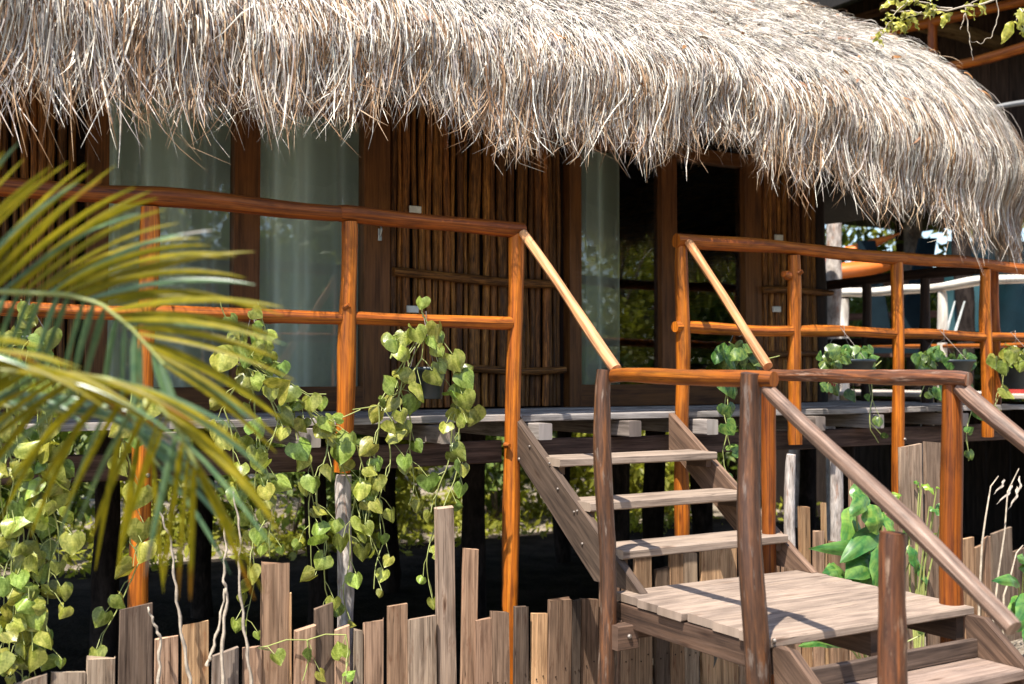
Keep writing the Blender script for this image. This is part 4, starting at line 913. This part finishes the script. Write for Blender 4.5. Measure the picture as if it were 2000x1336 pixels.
def bush(x, y, h, rad, label, seed, mat='tree', leaf=.10, n_=1800, group='bushes behind the hut'):
    r_ = random.Random(seed); t = thing('bush', label, 'bush', (x, y, GZ), group); b = MB(); blobs = []
    for k_ in range(7):
        a = r_.uniform(0, 6.28); q = rad*r_.uniform(.1, .7); c_ = Vector((x+q*math.cos(a), y+q*math.sin(a), GZ+h*r_.uniform(.25, .85)))
        b.tube([(x, y, GZ-.05), c_.lerp(Vector((x, y, GZ)), .5), c_], [.02, .013, .006], 6); s_ = rad*r_.uniform(.35, .6); blobs.append((tuple(c_), (s_, s_, h*.3), n_//7))
    b.build('stems', M['treebark'], t); leafcloud('foliage', blobs, leaf, mat, t, seed)
BUSH = [(1.2, 11.5, 'tree', 'green bush seen under the hut floor at the far left'), (2.6, 12.2, 'treeyel', 'sunlit yellow green bush beyond the dark stilt on the left'), (3.9, 11.3, 'tree', 'leafy bush behind the post left of the vines'), (5.2, 12.0, 'treeyel', 'pale sunny bush seen behind the hanging vines'),
        (6.6, 11.5, 'tree', 'bush visible under the deck by the bark post'), (8.0, 12.1, 'treeyel', 'bright bush between the stilts left of the stairs'), (9.3, 11.4, 'treeyel', 'sunlit bush glimpsed through the upper treads'), (10.8, 12.2, 'tree', 'bush seen behind the right end of the treads'), (12.4, 11.6, 'tree', 'low bush behind the far right stilts')]
for i, (x, y, mt, lab) in enumerate(BUSH): bush(x, y+.3, 1.9+.4*(i % 3), 1.1, lab, 700+i, mt, .17, 2600)
for i, (x, y, mt) in enumerate(((12.6, 11.0, 'tree'), (13.9, 11.6, 'treeyel'), (15.2, 11.2, 'tree'), (13.0, 13.0, 'treeyel'), (16.4, 12.0, 'tree'))): bush(x, y, 3.4, 1.3, ('dark bush glimpsed under the orange kayaks', 'yellow green bush behind the leaning boards', 'tall bush behind the teal tarpaulin', 'sunlit bush beyond the brown tree trunk', 'bush past the right end of the tarpaulin')[i], 780+i, mt, .2, 3200, 'bushes beyond the white railing')
TREES = [(0, 15, 6, 2.2, 'tree', 'tall tree far behind the left end of the hut'), (4.5, 16, 6.5, 2.4, 'tree', 'tall leafy tree behind the thatched roof'), (9.5, 15, 6, 2.2, 'treeyel', 'yellow green tree behind the right of the hut'), (14.2, 14.8, 6.5, 2.5, 'tree', 'dark green tree behind the teal sheet'), (17.5, 13.5, 6.5, 2.4, 'treeyel', 'sunny tree showing past the right end of the thatch'), (20.5, 11.5, 7, 2.6, 'tree', 'big tree at the far right edge behind the second building'), (12, 18, 8, 3, 'tree', 'tallest tree far behind both huts'), (14.5, 16.2, 6.5, 2.6, 'tree', 'leafy tree filling the gap under the right eave'), (16.0, 18, 8, 3, 'treeyel', 'farthest light green tree on the right')]
for i, (x, y, h, rad, mt, lab) in enumerate(TREES): tree(x, y, h, rad, lab, 720+i, mt, .22, 4500, low=.08)
REAR = [(-1, -7), (2.5, -8), (5.5, -7), (9, -8.5), (12, -7.2), (15.5, -8.5), (19, -7.5), (22.5, -9), (7, -12), (14, -12.5)]
for i, (x, y) in enumerate(REAR): tree(x, y, 5.0+.6*(i % 3), 2.3, 'tree across the path, seen only as a reflection in the glass doors', 740+i, 'treeyel' if i % 2 else 'tree', .26, 5000, group='trees mirrored in the glass', low=.08)
g_ = np.random.default_rng(8); blobs = [((x, y, GZ+.06), (.55, .5, .16), 90) for x, y in zip(g_.uniform(-1, 18, 150), g_.uniform(10.2, 14, 150))]
leafcloud('undergrowth', [((x, y, z), (1.3, 1.0, .9), 260) for x, y, z in zip(g_.uniform(-4, 27, 110), g_.uniform(15.5, 19, 110), g_.uniform(.3, 3.6, 110))], .26, 'tree', None, 19)['kind'] = 'stuff'
leafcloud('far_thicket', [((x, y, z), (1.6, 1.0, 1.1), 300) for x, y, z in zip(g_.uniform(-4, 34, 150), g_.uniform(-17, -14, 150), g_.uniform(.2, 6.2, 150))], .34, 'treeyel', None, 29)['kind'] = 'stuff'
leafcloud('ground_cover', blobs, .12, 'treeyel', None, 9)['kind'] = 'stuff'

# ------------------------------------------------------------------ the neighbouring building on the right
nb = thing('open_building', 'dark two storey timber building with log balcony rails behind the roof', 'building', (11.0, 8.0, GZ))
for i, (x, y) in enumerate(((10.9, 5.6), (10.9, 8.4), (10.9, 11.5), (13.5, 5.6), (13.5, 11.5))):
    pole(nb, 'post', (x, y, GZ-.1), (x, y, 3.9), .11, .10, 800+i, 'darkbark', .02)
b = MB(); b.box((10.7, 4.6, 3.9), (15, 12.4, 4.04), (.5, .45, .4)); b.build('upper_floor', M['beam'], nb)
for i in range(30):
    b = MB(); y = 4.6+i*.26; b.plank((12.3, y+.13, 4.041), (0, 0, 1), (0, 1, 0), (1, 0, 0), 4.2, .255, .03, 900+i, tuple(x*(.45+.25*((i*7) % 5)/4) for x in (1.1, .85, .7))); b.build('wall_board', M['beam'], nb)
for i in range(8):
    b = MB(); y = 5.0+i*1.0; b.plank((10.3, y, 5.9), (1, 0, .38), (0, 1, 0), (0, 0, 1), 2.2, .10, .11, 820+i, (2.2, 1.7, 1.1)); b.build('rafter', M['beam'], nb)
b = MB(); b.prism([(9.9, 4.4, 5.95), (12.4, 4.4, 7.0), (15, 4.4, 8.1), (15, 4.4, 8.25), (9.9, 4.4, 6.15)], (0, 8.4, 0), (1, 1, 1), 5, (1, 0, .4)); b.build('roof', M['soffit'], nb)
def yrail(nm, a, c_, X, r0, seed, mt='varnish', col=(.7, .62, .6)): pole(nb, nm, atX(*a, X), atX(*c_, X), r0, r0*.95, seed, mt, .014, 3, col)
yrail('balcony_rail', (1700, 68), (2090, -14), 10.75, .058, 830); yrail('balcony_rail', (1850, 132), (2100, 68), 10.6, .058, 831)
pole(nb, 'tie_beam', atY(1800, 46, 8.9), atY(2060, 112, 8.9), .10, .09, 835, 'plank', .01, 2, (.75, .55, .30))
pa = atX(1821, 35, 10.75); pole(nb, 'balcony_post', (10.75, pa.y, 4.04), pa, .055, .055, 832, 'varnish', .01, 2, (.7, .6, .6))
yrail('pipe', (1940, 212), (2080, 184), 10.5, .03, 833, 'white', (.36, .38, .42))
# neighbour's pale railing and deck
wr = thing('white_railing', 'whitewashed log railing in the sun beyond the dark side railing', 'railing', (9.7, 8, DZ))
WX = 9.7
pole(wr, 'top_rail', atX(1630, 574, WX), atX(2060, 541, WX), .050, .047, 840, 'white', .02, 3)
for i, px in enumerate((1649, 1839, 2030)):
    p = atX(px, 566, WX); pole(wr, 'post', (WX, p.y, DZ-.2), (WX, p.y, 2.40), .052, .049, 841+i, 'white', .012, 2)
pole(wr, 'mid_rail', atX(1640, 678, WX), atX(2060, 672, WX), .022, .022, 845, 'varnish', .012, 2, (.8, .8, .8))
for i in range(26):
    b = MB(); y = 4.9+i*.3; b.plank((10.6, y+.15, GZ-.05), (0, 0, 1), (0, 1, 0), (1, 0, 0), 1.58, .29, .025, 930+i, tuple(x*(.3+.25*((i*5) % 4)/3) for x in (.8, .85, .9))); b.build('shade_skirt', M['beam'], nb)  # added dark skirt stands in for shade under the neighbour's deck
wd_ = thing('neighbour_deck', 'pale sunlit board deck of the neighbouring building', 'deck', (9.9, 8, GZ))
for i in range(9):
    b = MB(); x = 9.3+i*.19; b.plank((x, 5.6, DZ+.02), (0, 1, 0), (1, 0, 0), (0, 0, 1), 4.2, .18, .04, 850+i, (1.8, 1.75, 1.65)); b.build('deck_board', M['deck'], wd_)
for i, Y in enumerate((5.8, 7.7, 9.6)): pole(wd_, 'post', (9.4, Y, GZ-.1), (9.4, Y, DZ-.005), .07, .07, 860+i, 'bark', .02)

rk = thing('storage_rack', 'dark timber rack of shelves standing behind the white railing', 'rack', (11.6, 8.6, GZ))
for i, (px, Y) in enumerate(((1652, 10.6), (1752, 10.0), (1842, 9.4))):
    x = X_on(px, Y); pole(rk, 'post', (x, Y, GZ-.05), (x, Y, 2.9), .06, .055, 890+i, 'darkpole', .01)
for i, z in enumerate((1.42, 1.80, 2.30, 2.72)):
    p, q = Vector((X_on(1640, 10.65), 10.65, z)), Vector((X_on(1856, 9.35), 9.35, z)); b = MB()
    b.plank(p, q-p, (0, 0, 1), FWD, (q-p).length, .09, .30, 894+i, (1.3, 1.1, 1), .004, 8, .002); b.build('shelf', M['beam'], rk)
def bucket(px, py, D, r0, h, mat, label):
    c_ = atD(px, py, D); b = MB(); b.tube([c_, c_+Vector((0, 0, h*.5)), c_+Vector((0, 0, h*.94)), c_+Vector((0, 0, h*.95)), c_+Vector((0, 0, h))], [r0*.8, r0*.9, r0, r0*1.08, r0*1.08], 18)
    tag(b.build('bucket', M[mat]), label, 'bucket', 'buckets on the neighbouring deck')
bucket(1615, 768, 11.9, .12, .24, 'redbit', 'small red bucket on the pale deck beside the flaky trunk'); bucket(1985, 770, 10.9, .13, .22, 'redbit', 'red bucket on the pale deck near the right edge')
def trunk_obj(px, y0, Y, r0, label, seed, h=3.4, mat='bark'):
    x = X_on(px, Y); b = MB(); b.log((x, Y, GZ-.1), (x+.05, Y, h), r0, r0*.85, seed, .03, 16, 30, (1, 1, 1), 5)
    return tag(b.build('tree', M[mat]), label, 'tree', 'pale trunks behind the deck')
trunk_obj(1625, 0, 8.6, .095, 'pale flaky tree trunk at the far end of the deck beside the white railing', 870, 3.5)
trunk_obj(1780, 0, 10.4, .13, 'brown tree trunk beyond the white railing', 871, 4.5, 'treebark')
def hull(px, py, D, L, label, mat, seed, tilt, w_=.35):
    """a small kayak hull lying on the rack"""
    c_ = atD(px, py, D); b = MB(); n_, m_ = 18, 12; vs, fs, uvs = [], [], []
    ax = (RIGHT*math.cos(tilt)+UP*math.sin(tilt)); up_ = UP*math.cos(tilt)-RIGHT*math.sin(tilt); de = FWD
    for i in range(n_+1):
        t = i/n_*2-1; r0 = w_*.5*max(.02, (1-abs(t)**2.4))
        for k_ in range(m_):
            a = 6.283*k_/m_; vs.append(c_+ax*(t*L/2)+de*(r0*math.cos(a))+up_*(r0*.55*math.sin(a)+.12*t*t*w_)); uvs.append((i*.1, k_*.1))
    for i in range(n_):
        for k_ in range(m_): fs.append((i*m_+k_, i*m_+(k_+1) % m_, (i+1)*m_+(k_+1) % m_, (i+1)*m_+k_))
    b.add(vs, fs, uvs); return tag(b.build('kayak', M[mat]), label, 'kayak', 'kayaks stored behind the deck')
hull(1668, 528, 14.2, 1.4, 'orange kayak hull behind the pale trunk, lower one', 'kayak', 1, .12, .42); hull(1655, 492, 14.4, 1.5, 'orange kayak hull propped above the other one', 'kayak', 2, .3, .26)
for i, (px, y0, y1, lean, lab) in enumerate(((1722, 690, 470, .10, 'blue board leaning left of the dark post'), (1770, 690, 465, -.14, 'blue board leaning right between the dark posts'))):
    a, c_ = atD(px, y0, 14.0), atD(px-lean*300, y1, 14.2); b = MB(); b.plank(a, c_-a, RIGHT, FWD, (c_-a).length, .34, .05, 880+i, (1, 1, 1), .02, 8, 0, 0, 0, .7); tag(b.build('paddle_board', M['blueboard']), lab, 'board', 'boards stored behind the deck')
for i, (xa, xb) in enumerate(((1845, 1865), (1862, 1884))):
    a, c_ = atD(xa, 660, 12.4), atD(xb, 588, 12.4); b = MB(); b.plank(a, c_-a, RIGHT, FWD, (c_-a).length, .038, .02, 884+i, (.8, .85, .88), .006, 6, 0, 0, 0, .3); tag(b.build('paddle', M['plate']), ('thin white paddle blade beside the white post', 'second thin white paddle blade tilted beside the first')[i], 'paddle', 'white paddles behind the railing')
b = MB(); vs, fs, uvs = [], [], []
for j in range(9):
    for i in range(25):
        p = atD(1850+i*14, 470+j*24, 13.0); p = p + FWD*(.10*math.sin(i*.7+j*.3)) ; vs.append(p); uvs.append((i*.1, j*.1))
for j in range(8):
    for i in range(24): q = j*25+i; fs.append((q, q+1, q+26, q+25))
vs2 = [v+FWD*.01 for v in vs]
b.add(vs, fs, uvs); b.add(vs2, [f[::-1] for f in fs], uvs)
tag(b.build('tarp', M['teal']), 'creased teal tarpaulin hung behind the white railing', 'tarpaulin')

# ------------------------------------------------------------------ branch hanging in at the top right
br = thing('overhanging_branch', 'thin leafy twigs hanging in at the top right corner above the thatch', 'branch', atD(1990, -60, 6.6))
b, lv = MB(), MB(); r_ = random.Random(77)
def twig(pts, D, r0=.004, leaves=0, lsz=30):
    P = [atD(x, y, D) for x, y in pts]; q = []
    for j in range(len(P)-1):
        for k_ in range(5): q.append(P[j].lerp(P[j+1], k_/5)+Vector((.006*math.sin(k_*2+j*3), 0, .006*math.cos(k_*1.7+j))))
    q.append(P[-1]); b.tube(q, [r0*(1-.5*i/len(q)) for i in range(len(q))], 6)
    for i in range(leaves):
        p = q[r_.randint(int(len(q)*.3), len(q)-1)]+Vector((r_.uniform(-.03, .03), r_.uniform(-.03, .03), r_.uniform(-.03, .03))); a = r_.gauss(-1.6, .8); L = lsz*r_.uniform(.6, 1.2)/F*D
        tip = p+RIGHT*(L*math.cos(a))+UP*(L*math.sin(a))-FWD*(L*r_.uniform(-.3, .6)); g_ = r_.uniform(.6, 1.15)
        broad_leaf(lv, p, tip, Vector((r_.uniform(-.5, .5), -.8, r_.uniform(.2, 1))), L*.42, (g_*1.1, g_, g_*.8), r_.uniform(0, 9))
twig([(2040, -40), (1930, 5), (1860, 18), (1800, 25), (1740, 20)], 6.4, .007, 10); twig([(1860, 18), (1800, 5), (1750, -10)], 6.4, .005, 9); twig([(1800, 25), (1765, 35), (1752, 60)], 6.4, .004, 11)
twig([(1830, -40), (1780, -5), (1745, 30), (1722, 70)], 6.3, .004, 13); twig([(1960, -20), (1900, 5), (1880, 12)], 6.5, .004, 6); twig([(2050, -10), (2000, 20), (1985, 40)], 6.3, .005, 8, 44)
twig([(1945, -20), (1950, 30), (1938, 70), (1915, 84), (1895, 80)], 6.6, .003); twig([(1884, 10), (1890, 50), (1896, 90), (1900, 118)], 6.6, .004); twig([(1886, 18), (1880, 45), (1876, 58)], 6.6, .003)
b.build('twigs', M['drystem'], br); lv.build('leaves', M['pothos'], br)
